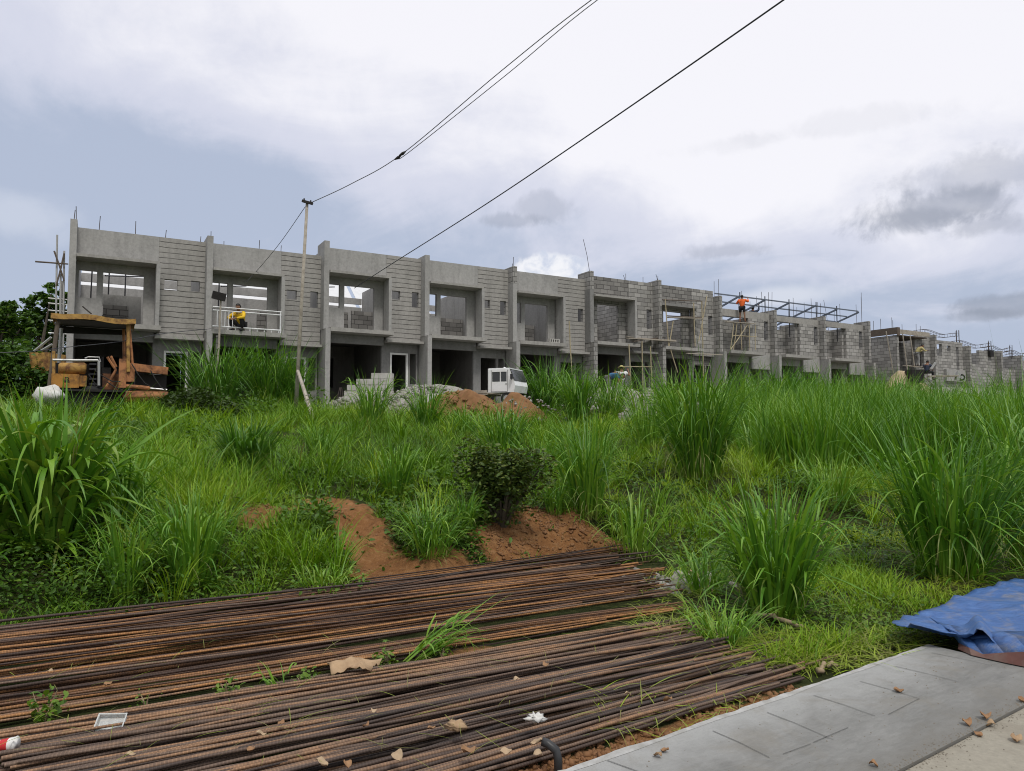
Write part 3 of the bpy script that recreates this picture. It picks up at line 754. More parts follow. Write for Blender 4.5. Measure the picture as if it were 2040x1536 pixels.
# second row, still lower, beyond a gap
S2 = [onfacade(u, v, 0) for u, v in ((1786, 653), (1862, 667), (1931, 689), (1994, 699), (2034, 708))]
Z2 = 4.3
L2 = ['unfinished block house with dark formwork boards along its top', 'unfinished block house with two small see-through window holes in its upper wall',
      'unfinished block house with a low upper wall and a dark bucket-like bundle on its edge', 'unfinished block house with an open gap beside a rebar cage', 'last visible block house at the far end of the rows']
row2 = []
for k, (s, zt) in enumerate(S2):
    r = empty('row_house', world_of(s, 0, Z2), TH, L2[k], 'house', 'row houses under construction'); row2.append(r)
    w = (S2[k + 1][0] if k < 4 else s + 4.2) - s
    tz = zt - Z2
    m = MB(); m.box(-.1, .1, -.06, 8.2 if k else 6.5, -.6, tz - (.5 if k == 0 else 0)); m.build('party_wall', 'block', r)
    MB().box(.101, w - .1, 1.9, 6, .5, .65).build('floor_slab', 'slab', r)
    if k == 0:
        fw = MB(); fw.box(-.14, -.1, -.1, 5.0, tz - .42, tz + .02); fw.box(-.14, .14, -.14, -.1, tz - .5, tz + .02); fw.build('formwork_board', 'wood_dark', r)
        fw = MB(); fw.box(.14, 3.4, -.12, -.06, tz - .38, tz - .1); fw.build('formwork_board', 'wood', r)
        fw = MB(); fw.box(.11, 3.2, -.05, 3.0, tz - .5, tz - .44); fw.build('formwork_board', 'wood_dark', r)
        MB().wall(.11, w - .1, 1.6, 1.75, 0, tz - .6, [(.4, 1.1, tz - 1.2, tz - .7), (.5, 1.3, tz - 2.7, tz - 1.5)]).build('recess_wall', 'block', r)
        MB().wall(2.4, w - .1, .3, .5, -.6, tz - .3, [(2.9, 3.4, tz - 2.3, tz - 1.3)]).build('bay_wall', 'block', r)
        MB().box(.2, 2.6, -.6, .3, tz - 2.85, tz - 2.73).build('balcony_slab', 'slab', r)
    elif k == 1:
        MB().wall(.1, w - .1, .4, .6, -.6, tz - .25, [(.35, 1.5, tz - 1.3, tz - .5), (2.1, 2.5, tz - .95, tz - .55), (3.2, 3.5, tz - 2.2, tz - .6)]).build('upper_wall', 'block', r)
        MB().box(1.6, 3.9, .2, .398, tz - 3.0, tz - 2.2).build('plaster_band', 'plaster', r)
    elif k == 2:
        MB().wall(.1, w - .1, .4, .6, -.6, tz - .15, [(.1, 2.0, tz - 1.15, tz)] ).build('upper_wall', 'block', r)
    else:
        MB().wall(.1, w - .1, .4, .6, -.6, tz - (1.2 if k == 3 else .3)).build('upper_wall', 'block', r)
    if k >= 1:
        cg = MB(); L = w * (.9 if k < 4 else .6); y = .5; zc = tz + .12
        def zz(x): return zc + .1 * math.cos(x / L * math.pi * 2) - .02
        for dy in (0, .2):
            for dz in (0, .22):
                cg.tube([(x, y + dy, zz(x) + dz) for x in np.linspace(-1.2, L, 14)], .014, 4)
        for x in np.linspace(-1.2, L, 16): cg.tube([(x, y, zz(x)), (x, y, zz(x) + .22), (x, y + .2, zz(x) + .22)], .009, 4)
        cg.build('rebar_cage', 'rebar_thin', r)
        starters(r, [(L - .1, .4, tz - .3, .9, .0), (L - .25, .5, tz - .3, .85, .0), (L, .6, tz - .3, .95, .02), (L + .12, .5, tz - .3, .9, .0), (-.1, .6, tz - .2, .6, .02)], .018)
    if k == 2: MB().box(w - 1.0, w - .55, .2, .5, tz - .55, tz - .1).build('bundle', 'black_grease_and_shade', r, bevel=.08)
    if k == 0: starters(r, [(.0, .3, tz - .1, .8, 0), (-.1, 1.0, tz - .1, .8, 0), (.05, 1.6, tz - .1, .75, 0), (1.2, 1, tz - .4, 1.1, 0), (2.2, 1, tz - .4, .9, 0), (3.1, .6, tz - .4, .95, .02), (3.6, .6, tz - .4, .85, -.02)], .014)

# blue steel roof pipes over the roofless houses: one welded frame
rf = empty('roof_frame', world_of(29.4, .6, 2.92 + 4.9), TH, 'blue-grey steel roof frame of purlins and rafters over the roofless block houses', 'roof frame')
s0 = 29.4
front = [onfacade(u, v, .6) for u, v in ((1420, 586), (1475, 589), (1525, 597), (1573, 603), (1627, 608), (1668, 616), (1711, 622))]
for (s, z) in front[1:]:
    MB().beam((s - s0, 0, z - 7.82), (s - s0, 3.4, z - 7.82 - .95), .05, .10).build('rafter', 'steel_blue', rf)
za, zb_ = front[0][1] - 7.82, front[-1][1] - 7.82
for k in range(5):
    y = .05 + k * .8
    MB().beam((front[0][0] - s0 + .2, y, za + .08 - .28 * y), (front[-1][0] - s0, y, zb_ + .08 - .28 * y), .04, .07).build('purlin', 'steel_blue', rf)
for j in (1, 2, 3, 4, 5):
    s, z = front[j]; MB().box(s - s0 - .03, s - s0 + .03, 3.2, 3.26, -1.2, z - 7.82 - .9).build('post', 'steel_blue', rf)
    MB().box(s - s0 - .02, s - s0 + .02, .02, .06, -.9, z - 7.82 + .2).build('post', 'steel_dark', rf)

# ------------------------------------------------------------------ scaffolds
def scaffold(label, pieces, loc=(0, 0, 0)):
    """pieces: (part name, material, p, q, radius or (w, h))"""
    r = empty('scaffold', loc, 0, label, 'scaffold')
    for nm, mt, p, q, rad in pieces:
        m = MB(); p = Vector(p) - Vector(loc); q = Vector(q) - Vector(loc)
        if isinstance(rad, tuple): m.beam(p, q, *rad)
        else:
            mid = (p + q) / 2 + Vector((random.uniform(-.02, .02), random.uniform(-.02, .02), 0)) * min(1, (q - p).length)
            m.tube([p, mid, q], [rad, rad * .95, rad * .85], 7)
        m.build(nm, mt, r)
    return r
def F_(u, v, off): 
    s, z = onfacade(u, v, off); return world_of(s, off, z)
def poles(off, lst, mt='bamboo', rad=.03): return [('pole', mt, F_(a, b, off), F_(c, d, off), rad) for a, b, c, d in lst]
pc = poles(.2, [(114, 468, 112, 700), (128, 500, 126, 700), (121, 545, 119, 700)], 'galv', .03) + poles(.6, [(124, 560, 122, 735)], 'galv', .03)
for v in (596, 606, 620, 640, 665): pc += poles(.25, [(96, v - 2, 134, v + 1)], 'galv', .024)
pc += poles(.1, [(70, 521, 136, 526), (108, 500, 128, 560), (128, 505, 112, 570)], 'wood_dark', .028)
scaffold('grey pipe scaffold against the left end wall of the row', pc, tuple(F_(120, 720, .2)))
pc = poles(-.5, [(1253, 686, 1258, 775), (1279, 680, 1281, 778), (1296, 690, 1299, 770)]) + poles(-.5, [(1240, 730, 1300, 731)], rad=.022)
pc += [('plank', 'wood', F_(1250, 674, -.3 + .2 * k), F_(1345, 680 - k, -.3 + .2 * k), (.18, .04)) for k in range(3)] + [('plank', 'wood', F_(1248, 671, -.1), F_(1300, 676, .3), (.15, .03)), ('plank', 'wood_dark', F_(1262, 680, -.4), F_(1320, 672, .2), (.12, .04))]
scaffold('bamboo scaffold with loose planks laid level with the balcony, right of the truck', pc, tuple(F_(1255, 778, -.5)))
pc = poles(-.3, [(1325, 596, 1332, 690), (1382, 603, 1385, 690), (1398, 600, 1402, 780), (1334, 690, 1350, 742), (1341, 640, 1333, 690), (1408, 590, 1392, 680)]) + poles(-.3, [(1328, 629, 1398, 633), (1320, 597, 1398, 600)], 'wood_dark', .03)
pc += [('plank', 'wood', F_(1330, 632, -.25 + .2 * k), F_(1400, 635, -.25 + .2 * k), (.18, .04)) for k in range(2)] + [('plank', 'wood', F_(1368, 704, -.6), F_(1438, 707, -.6), (.12, .05))]
scaffold('crossed pole scaffold standing inside the recess of a bare block house', pc, tuple(F_(1330, 745, -.3)))
PLAT = -.35
pc = poles(PLAT, [(1462, 643, 1455, 697), (1468, 643, 1461, 697), (1476, 645, 1478, 697), (1493, 646, 1494, 697), (1505, 648, 1505, 697), (1458, 668, 1508, 671), (1455, 697, 1490, 646)], rad=.025)
pc += [('plank', 'wood', F_(1446, 641, PLAT + .15 * k), F_(1505, 645, PLAT + .15 * k), (.14, .04)) for k in range(4)]
scaffold('light trestle scaffold with a plank platform under the worker in orange', pc, tuple(F_(1462, 697, PLAT)))
pc = poles(-.7, [(1765, 660, 1781, 752), (1798, 664, 1810, 756), (1813, 668, 1822, 732)], 'wood', .035) + [('plank', 'wood', F_(1801, 728, -.5 + .2 * k), F_(1850, 733, -.5 + .2 * k), (.18, .05)) for k in range(3)]
pc += poles(-.6, [(1836, 733, 1838, 752)], 'wood', .03)
scaffold('leaning timber props with a plank ledge before the formwork house', pc, tuple(F_(1800, 755, -.7)))
tag(scaffold('thin bamboo pole standing against the house behind the truck', poles(-.6, [(1134, 640, 1140, 748)]), tuple(F_(1140, 748, -.6))), cat='pole').name = 'bamboo_pole'
pp = empty('lamp_post', F_(430, 760, -.9), 0, 'dark box-shaped lamp on a thin wooden post before the railing balcony', 'lamp post')
o = Vector(pp.location)
MB().tube([F_(429, 760, -.9) - o, F_(436, 690, -.9) - o, F_(440, 596, -.9) - o], [.045, .04, .03], 7).build('post', 'wood', pp)
q = F_(437, 592, -.95) - o
m = MB(); T = Matrix.Translation(q) @ Matrix.Rotation(R(12), 4, 'Y') @ Matrix.Rotation(TH, 4, 'Z')
m.box(-.24, .2, -.1, .1, -.1, .16, T); m.build('lamp_head', 'black_grease_and_shade', pp, bevel=.05)

# ------------------------------------------------------------------ pole and cables
PY = 18.0
pb = hit(588, 828); PY = float(pb[1])
pole = empty('utility_pole', tuple(pb), 0, 'tall thin pale wooden pole with a short dark crossarm, braced at its foot', 'pole')
o = Vector(pb)
top = at(612, 402, PY)
MB().tube([Vector((0, 0, -.3)), (top - o) * .5, top - o], [.06, .052, .042], 8).build('pole_shaft', 'wood', pole, smooth=True)
MB().beam(at(602, 400, PY - .06) - o, at(623, 406, PY - .06) - o, .07, .07).build('crossarm', 'black_grease_and_shade', pole)
for u in (606, 619): MB().tube([at(u, 399 + (u - 602) * .3, PY - .06) - o, at(u, 394 + (u - 602) * .3, PY - .06) - o], [.03, .02], 6).build('insulator', 'steel_dark', pole)
bb = hit(628, 838)
MB().tube([at(593, 738, PY) - o, Vector(bb) - o + Vector((0, 0, -.1))], [.045, .055], 7).build('brace', 'wood', pole)
def cable(name, label, pts, r, mt='cable', beads=()):
    pts = [at(*p) for p in pts]
    out = []
    n = len(pts)
    for i in range(n - 1):
        p0, p1, p2, p3 = pts[max(i - 1, 0)], pts[i], pts[i + 1], pts[min(i + 2, n - 1)]
        for k in range(8):
            t = k / 8
            out.append(.5 * ((2 * p1) + (p2 - p0) * t + (2 * p0 - 5 * p1 + 4 * p2 - p3) * t * t + (3 * p1 - p0 - 3 * p2 + p3) * t ** 3))
    out.append(pts[-1])
    m = MB().tube(out, r, 6); ob = m.build(name, mt); tag(ob, label, 'cable')
    for b in beads:
        p = at(*b); MB().tube([p - Vector((.09, .02, .06)), p, p + Vector((.09, -.02, .06))], [.015, .045, .015], 7).build('cable_clamp', 'black_grease_and_shade', ob)
    return ob
cable('overhead_cable', 'thin grey service cable from the pole top, upper of the twin strands', [(619, 404, PY), (700, 366, PY - .9), (802, 306, PY - 2), (1000, 140, PY - 4.0), (1186, -6, PY - 5.6), (1600, -300, PY - 8)], .011, 'cable_grey', [(802, 306, PY - 2)])
cable('overhead_cable', 'thin grey service cable lower of the twin strands, with a dark clamp', [(795, 313, PY - 1.9), (815, 303, PY - 2.15), (1010, 148, PY - 4.1), (1198, -6, PY - 5.7), (1612, -296, PY - 8.1)], .010, 'cable_grey', [(793, 314, PY - 1.9)])
cable('overhead_cable', 'thick dark cable crossing the sky alone down to the house with the white door frame', [(1900, -245, 9), (1565, -3, 11), (1180, 264, 15), (960, 412, 19), (780, 526, 24.6), (706, 574, 28.6)], .014)
cable('overhead_cable', 'thin dark cable from the pole top down into the house with the railing', [(608, 412, PY), (560, 481, PY + 3), (520, 530, PY + 5.5), (491, 561, 26.2)], .010)
cable('overhead_cable', 'thin dark cable strung low behind the posts of the yellow machine', [(-40, 704, 17.5), (60, 700, 18), (130, 692, 19), (236, 681, 20), (330, 664, 21.5), (420, 655, 24)], .011)

# ------------------------------------------------------------------ old yellow machine (rusting road grader)
K = 19.6 / F
gz = 1.86
MX = empty('road_grader', (0, 0, 0), 0, 'derelict yellow and orange road grader with a canopy, overgrown before the first house', 'machine')
mo = at(215, 820, 20.3); mo.z = gz; MX.location = mo; MX.rotation_euler = (0, 0, TH)
def mp(u, v, y=0.):
    # near side of the machine: a vertical plane parallel to the house row
    d = pix_dir(u, v); q0 = mo.x * DN[0] + mo.y * DN[1] - .7; t = q0 / (d[0] * DN[0] + d[1] * DN[1])
    return ((d[0] * t - mo.x) * DX[0] + (d[1] * t - mo.y) * DX[1], y, EYE + d[2] * t - gz)
def mbox(u0, v0, u1, v1, y0, y1, name, mt, bev=.02, tilt=0):
    a, b = mp(u0, v0), mp(u1, v1)
    return MB().box(a[0], b[0], y0, y1, b[2], a[2]).build(name, mt, MX, bevel=bev)
# canopy: sagging sheet roof with a lip, sloping a little to the right
cn = MB(); xs = np.linspace(mp(103, 620)[0], mp(271, 633)[0], 9); ys = np.linspace(-.75, .95, 6)
def cz(x, y):
    t = (x - xs[0]) / (xs[-1] - xs[0]); return mp(103, 619)[2] * (1 - t) + mp(271, 634)[2] * t + .03 * math.sin(t * 9 + y * 3) - .05 * ((y - .1) / .85) ** 2
for i in range(8):
    for j in range(5):
        q = [(xs[i], ys[j]), (xs[i + 1], ys[j]), (xs[i + 1], ys[j + 1]), (xs[i], ys[j + 1])]
        cn.quad([(x, y, cz(x, y)) for x, y in q]); cn.quad([(x, y, cz(x, y) - .035) for x, y in q[::-1]])
cn_o = cn.build('canopy', 'yellow_pale', MX)
lip = MB()
for i in range(8): lip.quad([(xs[i], -.755, cz(xs[i], -.75) - .13), (xs[i + 1], -.755, cz(xs[i + 1], -.75) - .13), (xs[i + 1], -.755, cz(xs[i + 1], -.75) + .01), (xs[i], -.755, cz(xs[i], -.75) + .01)])
for sx_ in (0, 8):
    for j in range(5): lip.quad([(xs[sx_], ys[j], cz(xs[sx_], ys[j]) - .13), (xs[sx_], ys[j + 1], cz(xs[sx_], ys[j + 1]) - .13), (xs[sx_], ys[j + 1], cz(xs[sx_], ys[j + 1]) + .01), (xs[sx_], ys[j], cz(xs[sx_], ys[j]) + .01)])
lo_ = lip.build('canopy_lip', 'yellow_pale', cn_o); sd = lo_.modifiers.new('solid', 'SOLIDIFY'); sd.thickness = .015
mbox(112, 634, 262, 641, -.68, .88, 'canopy_shade_slab', 'black_grease_and_shade', .01)  # black slab painting in the shaded underside of the canopy
for u0, u1, y, mt, rad in ((115, 98, -.6, 'wood_dark', .055), (118, 108, .8, 'galv', .045), (255, 256, -.6, 'yellow_pale', .045), (250, 252, .8, 'orange', .04), (258, 266, -.5, 'orange', .03)):
    MB().bar(mp(u0, 640, y), mp(u1, 770 if u0 < 200 else 740, y), rad, 8).build('canopy_post', mt, MX)
MB().bar(mp(164, 606, -.3), mp(182, 622, -.4), .02).build('exhaust_rod', 'black_grease_and_shade', MX)
e = mbox(103, 744, 157, 773, -.75, .4, 'engine_cover', 'yellow', .05)
mbox(157.3, 748, 172, 770, -.7, .3, 'engine_cover', 'yellow', .03)
# dark emblem on the cover: a small open curl over a short bar, raised from the panel
em = MB(); c0 = mp(133.5, 755, -.765); c1 = mp(133.5, 758, -.765)
em.tube([(c0[0] - .045, -.757, c0[2] + .035), (c0[0] + .02, -.757, c0[2] + .045), (c0[0] + .045, -.757, c0[2] + .01), (c0[0], -.757, c0[2] - .012), (c0[0] + .045, -.757, c0[2] - .03), (c0[0] + .01, -.757, c0[2] - .055), (c0[0] - .05, -.757, c0[2] - .045)], .010, 5)
em.box(c0[0] - .06, c0[0] + .06, -.762, -.752, c0[2] - .085, c0[2] - .07); em.build('emblem', 'black_grease_and_shade', e)
tk = MB(); a, b = mp(115, 732, -.2), mp(172, 732, -.2); rr = .16
tk.tube([(a[0], -.3, a[2]), (a[0] + .05, -.3, a[2]), (b[0] - .05, -.3, b[2]), (b[0], -.3, b[2])], [rr * .75, rr, rr, rr * .75], 16); tk.build('fuel_tank', 'yellow_pale', MX, smooth=True)
fr = MB()
fr.tube([mp(105, 717, -.72), mp(150, 718, -.72), mp(195, 718, -.72), mp(197, 722, -.72), mp(197, 768, -.72)], .035, 7); fr.build('guard_rail', 'galv', MX)
MB().tube([mp(169, 711, -.2), mp(176, 708, -.2), mp(198, 709, -.2), mp(200, 718, -.2)], .025, 6).build('steering_bar', 'galv', MX)
MB().bar(mp(107, 700, -.7), mp(107, 745, -.7), .04, 7).build('rear_post', 'yellow_pale', MX)
mbox(100, 716, 205, 774, .3, .85, 'engine_block', 'black_grease_and_shade', .03)
for k in range(5): mbox(178, 722 + 10 * k, 192, 726 + 10 * k, -.5, .3, 'engine_fin', 'steel_dark', .005)
mbox(98, 774, 250, 782, -.85, .85, 'chassis', 'black_grease_and_shade', .02)
for u0, v0, u1, v1 in ((214, 710, 231, 736), (221, 708, 232, 730), (231, 736, 211, 772)):
    MB().bar(mp(u0, v0, -.5), mp(u1, v1, -.5), .035, 7).build('lever', 'orange', MX)
mbox(238, 714, 251, 772, -.6, -.25, 'column', 'orange', .02)
mbox(251.3, 722, 268, 760, -.58, -.1, 'column', 'orange', .02)
bm_ = MB(); bm_.beam(mp(258, 729, -.35), mp(336, 738, -.35), .3, .21); bm_.build('front_beam', 'orange', MX, bevel=.02)
MB().bar(mp(250, 768, -.5), mp(300, 773, -.5), .06, 10).build('hydraulic_cylinder', 'orange', MX)
MB().bar(mp(300, 773, -.5), mp(334, 776, -.5), .028, 8).build('piston_rod', 'chrome', MX)
bl = MB(); nb = 8
for k in range(nb):
    t0, t1 = k / nb, (k + 1) / nb
    f0 = lambda t: (-.55 - .14 * math.sin(t * math.pi), mp(290, 779)[2] * (1 - t) + mp(290, 801)[2] * t)
    (y0, z0), (y1, z1) = f0(t0), f0(t1)
    xa, xb = mp(240, 790)[0], mp(336, 790)[0]
    bl.quad([(xa + .1 * t0, y0, z0), (xa + .1 * t1, y1, z1), (xb - .18 * t1, y1, z1), (xb - .18 * t0, y0, z0)])
bo = bl.build('blade', 'orange', MX, smooth=True); sd = bo.modifiers.new('solid', 'SOLIDIFY'); sd.thickness = .04
mbox(272, 742, 335, 774, -.1, .5, 'gear_case', 'black_grease_and_shade', .05)
mbox(205, 742, 238, 775, -.3, .6, 'lower_body', 'rust_panel', .03)
mbox(104, 782, 250, 806, -.55, .6, 'belly_frame', 'black_grease_and_shade', .04)
mbox(252, 775, 334, 790, -.2, .5, 'front_axle', 'rust_panel', .04)
mbox(203, 728, 222, 742, .0, .5, 'seat', 'black_grease_and_shade', .04)
mbox(203, 706, 207, 728, .0, .5, 'seat_back', 'black_grease_and_shade', .03)
MB().tube([mp(226, 716, .25), mp(232, 722, .25), mp(234, 742, .25)], .03, 7).build('steering_column', 'steel_dark', MX)
for k_, (u0, v0, u1, v1) in enumerate(((176, 745, 206, 772), (186, 735, 240, 760), (262, 724, 300, 770), (212, 760, 262, 776), (300, 738, 330, 776))):
    a_, b_ = Vector(mp(u0, v0, -.68)), Vector(mp(u1, v1, -.66)); MB().tube([a_, a_.lerp(b_, .35) + Vector((0, -.04, -.08)), a_.lerp(b_, .7) + Vector((0, -.03, -.10)), b_], .016, 6).build('hose', 'rubber', MX)
mbox(256, 700, 266, 716, -.5, -.3, 'lamp_bracket', 'rust_panel', .01)
sk_ = MB(); sk_.quad([mp(112, 634, .9), mp(262, 645, .9), mp(262, 655, .9), mp(112, 650, .9)]); so_ = sk_.build('canopy_shade_sheet', 'black_grease_and_shade', MX); sd = so_.modifiers.new('solid', 'SOLIDIFY'); sd.thickness = .02  # added dark sheet standing in for shade below the canopy
for u, y in ((128, -.55), (185, -.55), (128, .6), (185, .6), (318, .55)):
    w = MB(); p = mp(u, 797, y); n_ = 20
    prof = [(.0, .14), (.26, .14), (.36, .12), (.40, .06), (.40, -.06), (.36, -.12), (.26, -.14), (.0, -.14)]
    k0 = 0
    for (r_, yy) in prof:
        for k in range(n_):
            an = 2 * math.pi * k / n_; w.v.append((p[0] + r_ * math.cos(an), y + yy, p[2] + r_ * math.sin(an)))
    for a_ in range(len(prof) - 1):
        for k in range(n_): w.f.append((a_ * n_ + k, a_ * n_ + (k + 1) % n_, (a_ + 1) * n_ + (k + 1) % n_, (a_ + 1) * n_ + k)); w.uv.append([(0, 0)] * 4)
    wo = w.build('wheel', 'rubber', MX, smooth=True)
    h = MB(); h.tube([(p[0], y - .15, p[2]), (p[0], y + .15, p[2])], [.2, .2], 14); h.build('rim', 'black_grease_and_shade', wo)
# rusty yellow bucket left behind the machine
bk = empty('loader_bucket', at(80, 800, 21.2), 0, 'rusty yellow digger bucket standing left behind the canopy machine', 'bucket')
o = Vector(bk.location)
m = MB(); prof = [(58, 702), (98, 702), (99, 735), (90, 744), (70, 744), (60, 730)]
pa = [at(u, v, 20.9) - o for u, v in prof]; pb_ = [at(u, v, 20.9) - o + Vector((0, .8, 0)) for u, v in prof]
m.quad(pa); m.quad(pb_[::-1])
for k in range(6): m.quad([pa[k], pb_[k], pb_[(k + 1) % 6], pa[(k + 1) % 6]])
m.build('bucket_shell', 'yellow_pale', bk, bevel=.04)
m = MB()
for k in range(4): m.beam(at(64 + k, 752 + 13 * k, 21.1) - o, at(84, 753 + 13 * k, 21.1) - o, .5, .1)
m.build('bucket_stand', 'yellow_pale', bk)
for a_, b_ in (((68, 700), (102, 672)), ((82, 699), (104, 686))): MB().bar(at(*a_, 20.9) - o, at(*b_, 20.9) - o, .035).build('bucket_arm', 'galv', bk)
# pale sack beside the machine
def lumpy(name, mt, c, r, seed, label, cat, n=(18, 12), amp=.25, sq=1.):
    rs = np.random.default_rng(seed); ph = rs.uniform(0, 6, 9); fr_ = rs.uniform(1.5, 4, 9)
    def fn(d): return 1 + amp * (math.sin(d.x * fr_[0] * 2 + ph[0]) * math.sin(d.y * fr_[1] * 2 + ph[1]) + .5 * math.sin(d.z * fr_[2] * 3 + ph[2]) * math.sin(d.x * fr_[3] * 3 + ph[3]))
    ob = MB().ellipsoid((0, 0, 0), r, *n, fn).build(name, mt, smooth=True); ob.location = c
    return tag(ob, label, cat)
p = hit(98, 818); lumpy('sack', 'sack', at(100, 788, float(p[1]) - .3), (.34, .25, .24), 3, 'bulging white plastic sack lying left of the yellow machine', 'sack')

# ------------------------------------------------------------------ white truck
TR = empty('light_truck', (0, 0, 0), 0, 'small white light truck parked behind the red earth heap', 'truck')
TY = 24.2; to = at(1012, 800, TY); to.z = float(terrain(to.x, TY)); TR.scale = (.74,) * 3; to.z += .42; TR.location = to; TR.rotation_euler = (0, 0, R(-22))
ct = (at(1010, 737, TY).z - to.z) / .74                  # cab roof height above its ground
sc = 1.0
prof = [(-.62, .55), (.60, .55), (.66, .85), (.60, 1.05), (.42, ct - .06), (.34, ct), (-.54, ct), (-.60, ct - .08)]
m = MB(); W = .78
k_ = len(prof)
A = [(x, -W, z) for x, z in prof]; B = [(x, W, z) for x, z in prof]
wins = None
def side(y, flip):
    # side panel with two window openings cut as strips
    zs0, zs1 = 1.02, ct - .14
    xa, xb, xm, xc = -.42, .30, -.06, .02
    m.wall(-.60, .36, y - .02, y + .02, .55, ct - .02, [(-.44, -.06, zs0, zs1), (-.02, .26, zs0, zs1)])
    m.quad([(.36, y, .55), (.60, y, .55), (.66, y, .85), (.60, y, 1.05)] if not flip else [(.60, y, 1.05), (.66, y, .85), (.60, y, .55), (.36, y, .55)])
    m.quad([(.36, y, .55), (.60, y, 1.05), (.40, y, ct - .02), (.36, y, ct - .02)] if not flip else [(.36, y, ct - .02), (.40, y, ct - .02), (.60, y, 1.05), (.36, y, .55)])
side(-W, False); side(W, True)
m.box(-.60, .40, -W, W, ct - .018, ct + .03); m.box(-.64, -.601, -W, W, .55, ct + .02)
m.quad([(.60, -W, .55), (.60, W, .55), (.66, W, .85), (.66, -W, .85)]); m.quad([(.66, -W, .85), (.66, W, .85), (.60, W, 1.05), (.60, -W, 1.05)])
m.build('cab', 'white_paint', TR)
MB().box(-.42, -.08, -W + .005, -W + .012, 1.03, ct - .15).build('side_window', 'glass_dark', TR)
MB().box(-.01, .25, -W + .005, -W + .012, 1.03, ct - .15).build('side_window', 'glass_dark', TR)
ws = MB(); ws.quad([(.615, -W + .06, 1.06), (.615, W - .06, 1.06), (.425, W - .06, ct - .05), (.425, -W + .06, ct - .05)])
wo = ws.build('windscreen', 'glass_dark', TR); sd = wo.modifiers.new('solid', 'SOLIDIFY'); sd.thickness = .01
dl = MB()
for xx in (-.47, .30): dl.box(xx, xx + .012, -W - .026, -W - .021, .58, ct - .06)
dl.box(-.457, .299, -W - .026, -W - .021, .58, .592); dl.box(.2, .28, -W - .03, -W - .021, .9, .93)
dl.build('door_seam', 'steel_dark', TR)
MB().ellipsoid((-.0, -.4, ct + .05), (.06, .06, .05)).build('roof_lamp', 'white_paint', TR)
MB().bar((.55, -W - .12, 1.2), (.5, -W, 1.1), .015).build('mirror_arm', 'steel_dark', TR)
MB().box(.5, .58, -W - .2, -W - .08, 1.12, 1.34).build('mirror', 'steel_dark', TR, bevel=.015)
m = MB(); m.box(-2.3, -.67, -.8, .8, .45, .52); m.box(-2.3, -.67, -.82, -.78, .521, .66); m.box(-2.3, -.67, .78, .82, .521, .66); m.build('cargo_bed', 'wood', TR)
for x in (.25, -1.6):
    for y in (-.68, .68):
        w = MB(); w.tube([(x, y - .09, .28), (x, y - .07, .28), (x, y + .07, .28), (x, y + .09, .28)], [.24, .28, .28, .24], 18)
        wo = w.build('wheel', 'rubber', TR, smooth=True); MB().tube([(x, y - .1, .28), (x, y + .1, .28)], .15, 12).build('rim', 'galv', wo)

# ------------------------------------------------------------------ heaps: rubble, red earth, sand
def heap(name, mt, label, u, v, vt, wpx, Y, seed, rough=.2, depth=.7, kind=None, cat='heap'):
    c = at(u, v, Y); g = float(terrain(c.x, c.y)); top = at(u, vt, Y).z
    H = max(top - g, .15); W_ = wpx / F * Y / 2
    n = 46; k = np.linspace(-1, 1, n); X, Yy = np.meshgrid(k, k); rr = np.hypot(X, Yy)
    Z = np.clip(1 - rr ** 2, 0, 1) ** 1.25
    Z = Z * (1 + rough * 2.2 * (vnoise(X * 3 + seed, Yy * 3, .9, seed) - .5)) + rough * .5 * (vnoise(X * 9 + seed, Yy * 9, 1., seed + 1) - .5) * (rr < .96)
    wx, wy = c.x + X * W_, c.y + Yy * W_ * depth
    gz_ = terrain(wx, wy)
    P = np.stack([wx - c.x, wy - c.y, gz_ - g + Z * H - .06 * (rr > .95)], -1).reshape(-1, 3)
    i = np.arange(n * n).reshape(n, n); f = np.stack([i[:-1, :-1], i[:-1, 1:], i[1:, 1:], i[1:, :-1]], -1).reshape(-1, 4)
    ob = np_mesh(name, P, f, M[mt]); ob.location = (c.x, c.y, g)
    tag(ob, label, cat, kind=kind); return ob, (c.x, c.y, g, H, W_, depth)
def chunks(name, mt, H_, n, size, seed, kind='stuff', label=None, cat='stones', ring=1.0, low=False):
    """loose pieces lying over a heap, one mass"""
    rs = np.random.default_rng(seed); x, y, g, H, W_, dp = H_
    V, Fc = [], []
    cube = np.array([(a, b, c) for a in (-1, 1) for b in (-1, 1) for c in (-1, 1)], float)
    fq = [(0, 1, 3, 2), (4, 6, 7, 5), (0, 4, 5, 1), (2, 3, 7, 6), (0, 2, 6, 4), (1, 5, 7, 3)]
    for k in range(n):
        r = math.sqrt(rs.uniform(0, 1)) * ring; a = rs.uniform(0, 6.28)
        px, py = x + r * math.cos(a) * W_, y + r * math.sin(a) * W_ * dp
        z = float(terrain(px, py)) + max(0, 1 - r ** 2) ** 1.25 * H * (0 if low else 1)
        s_ = size * rs.uniform(.4, 1.3) * np.array([rs.uniform(.6, 1.4), rs.uniform(.6, 1.2), rs.uniform(.4, .9)])
        m3 = Matrix.Rotation(rs.uniform(0, 6), 3, 'Z') @ Matrix.Rotation(rs.uniform(-.8, .8), 3, 'X') @ Matrix.Rotation(rs.uniform(-.8, .8), 3, 'Y')
        c = (cube * s_ * rs.uniform(.7, 1.15, (8, 3))) @ np.array(m3).T + (px, py, z + s_[2] * .3)
        b0 = len(V) * 1; V += c.tolist(); Fc += [[b0 + i for i in q] for q in fq]
    ob = np_mesh(name, np.array(V), np.array(Fc), M[mt], smooth=False)
    return tag(ob, label, cat if label else None, kind=kind)
h1, i1 = heap('rubble_heap', 'rubble', 'pale grey heap of broken concrete under the stacked blocks', 735, 800, 786, 230, 23.4, 5, .3)
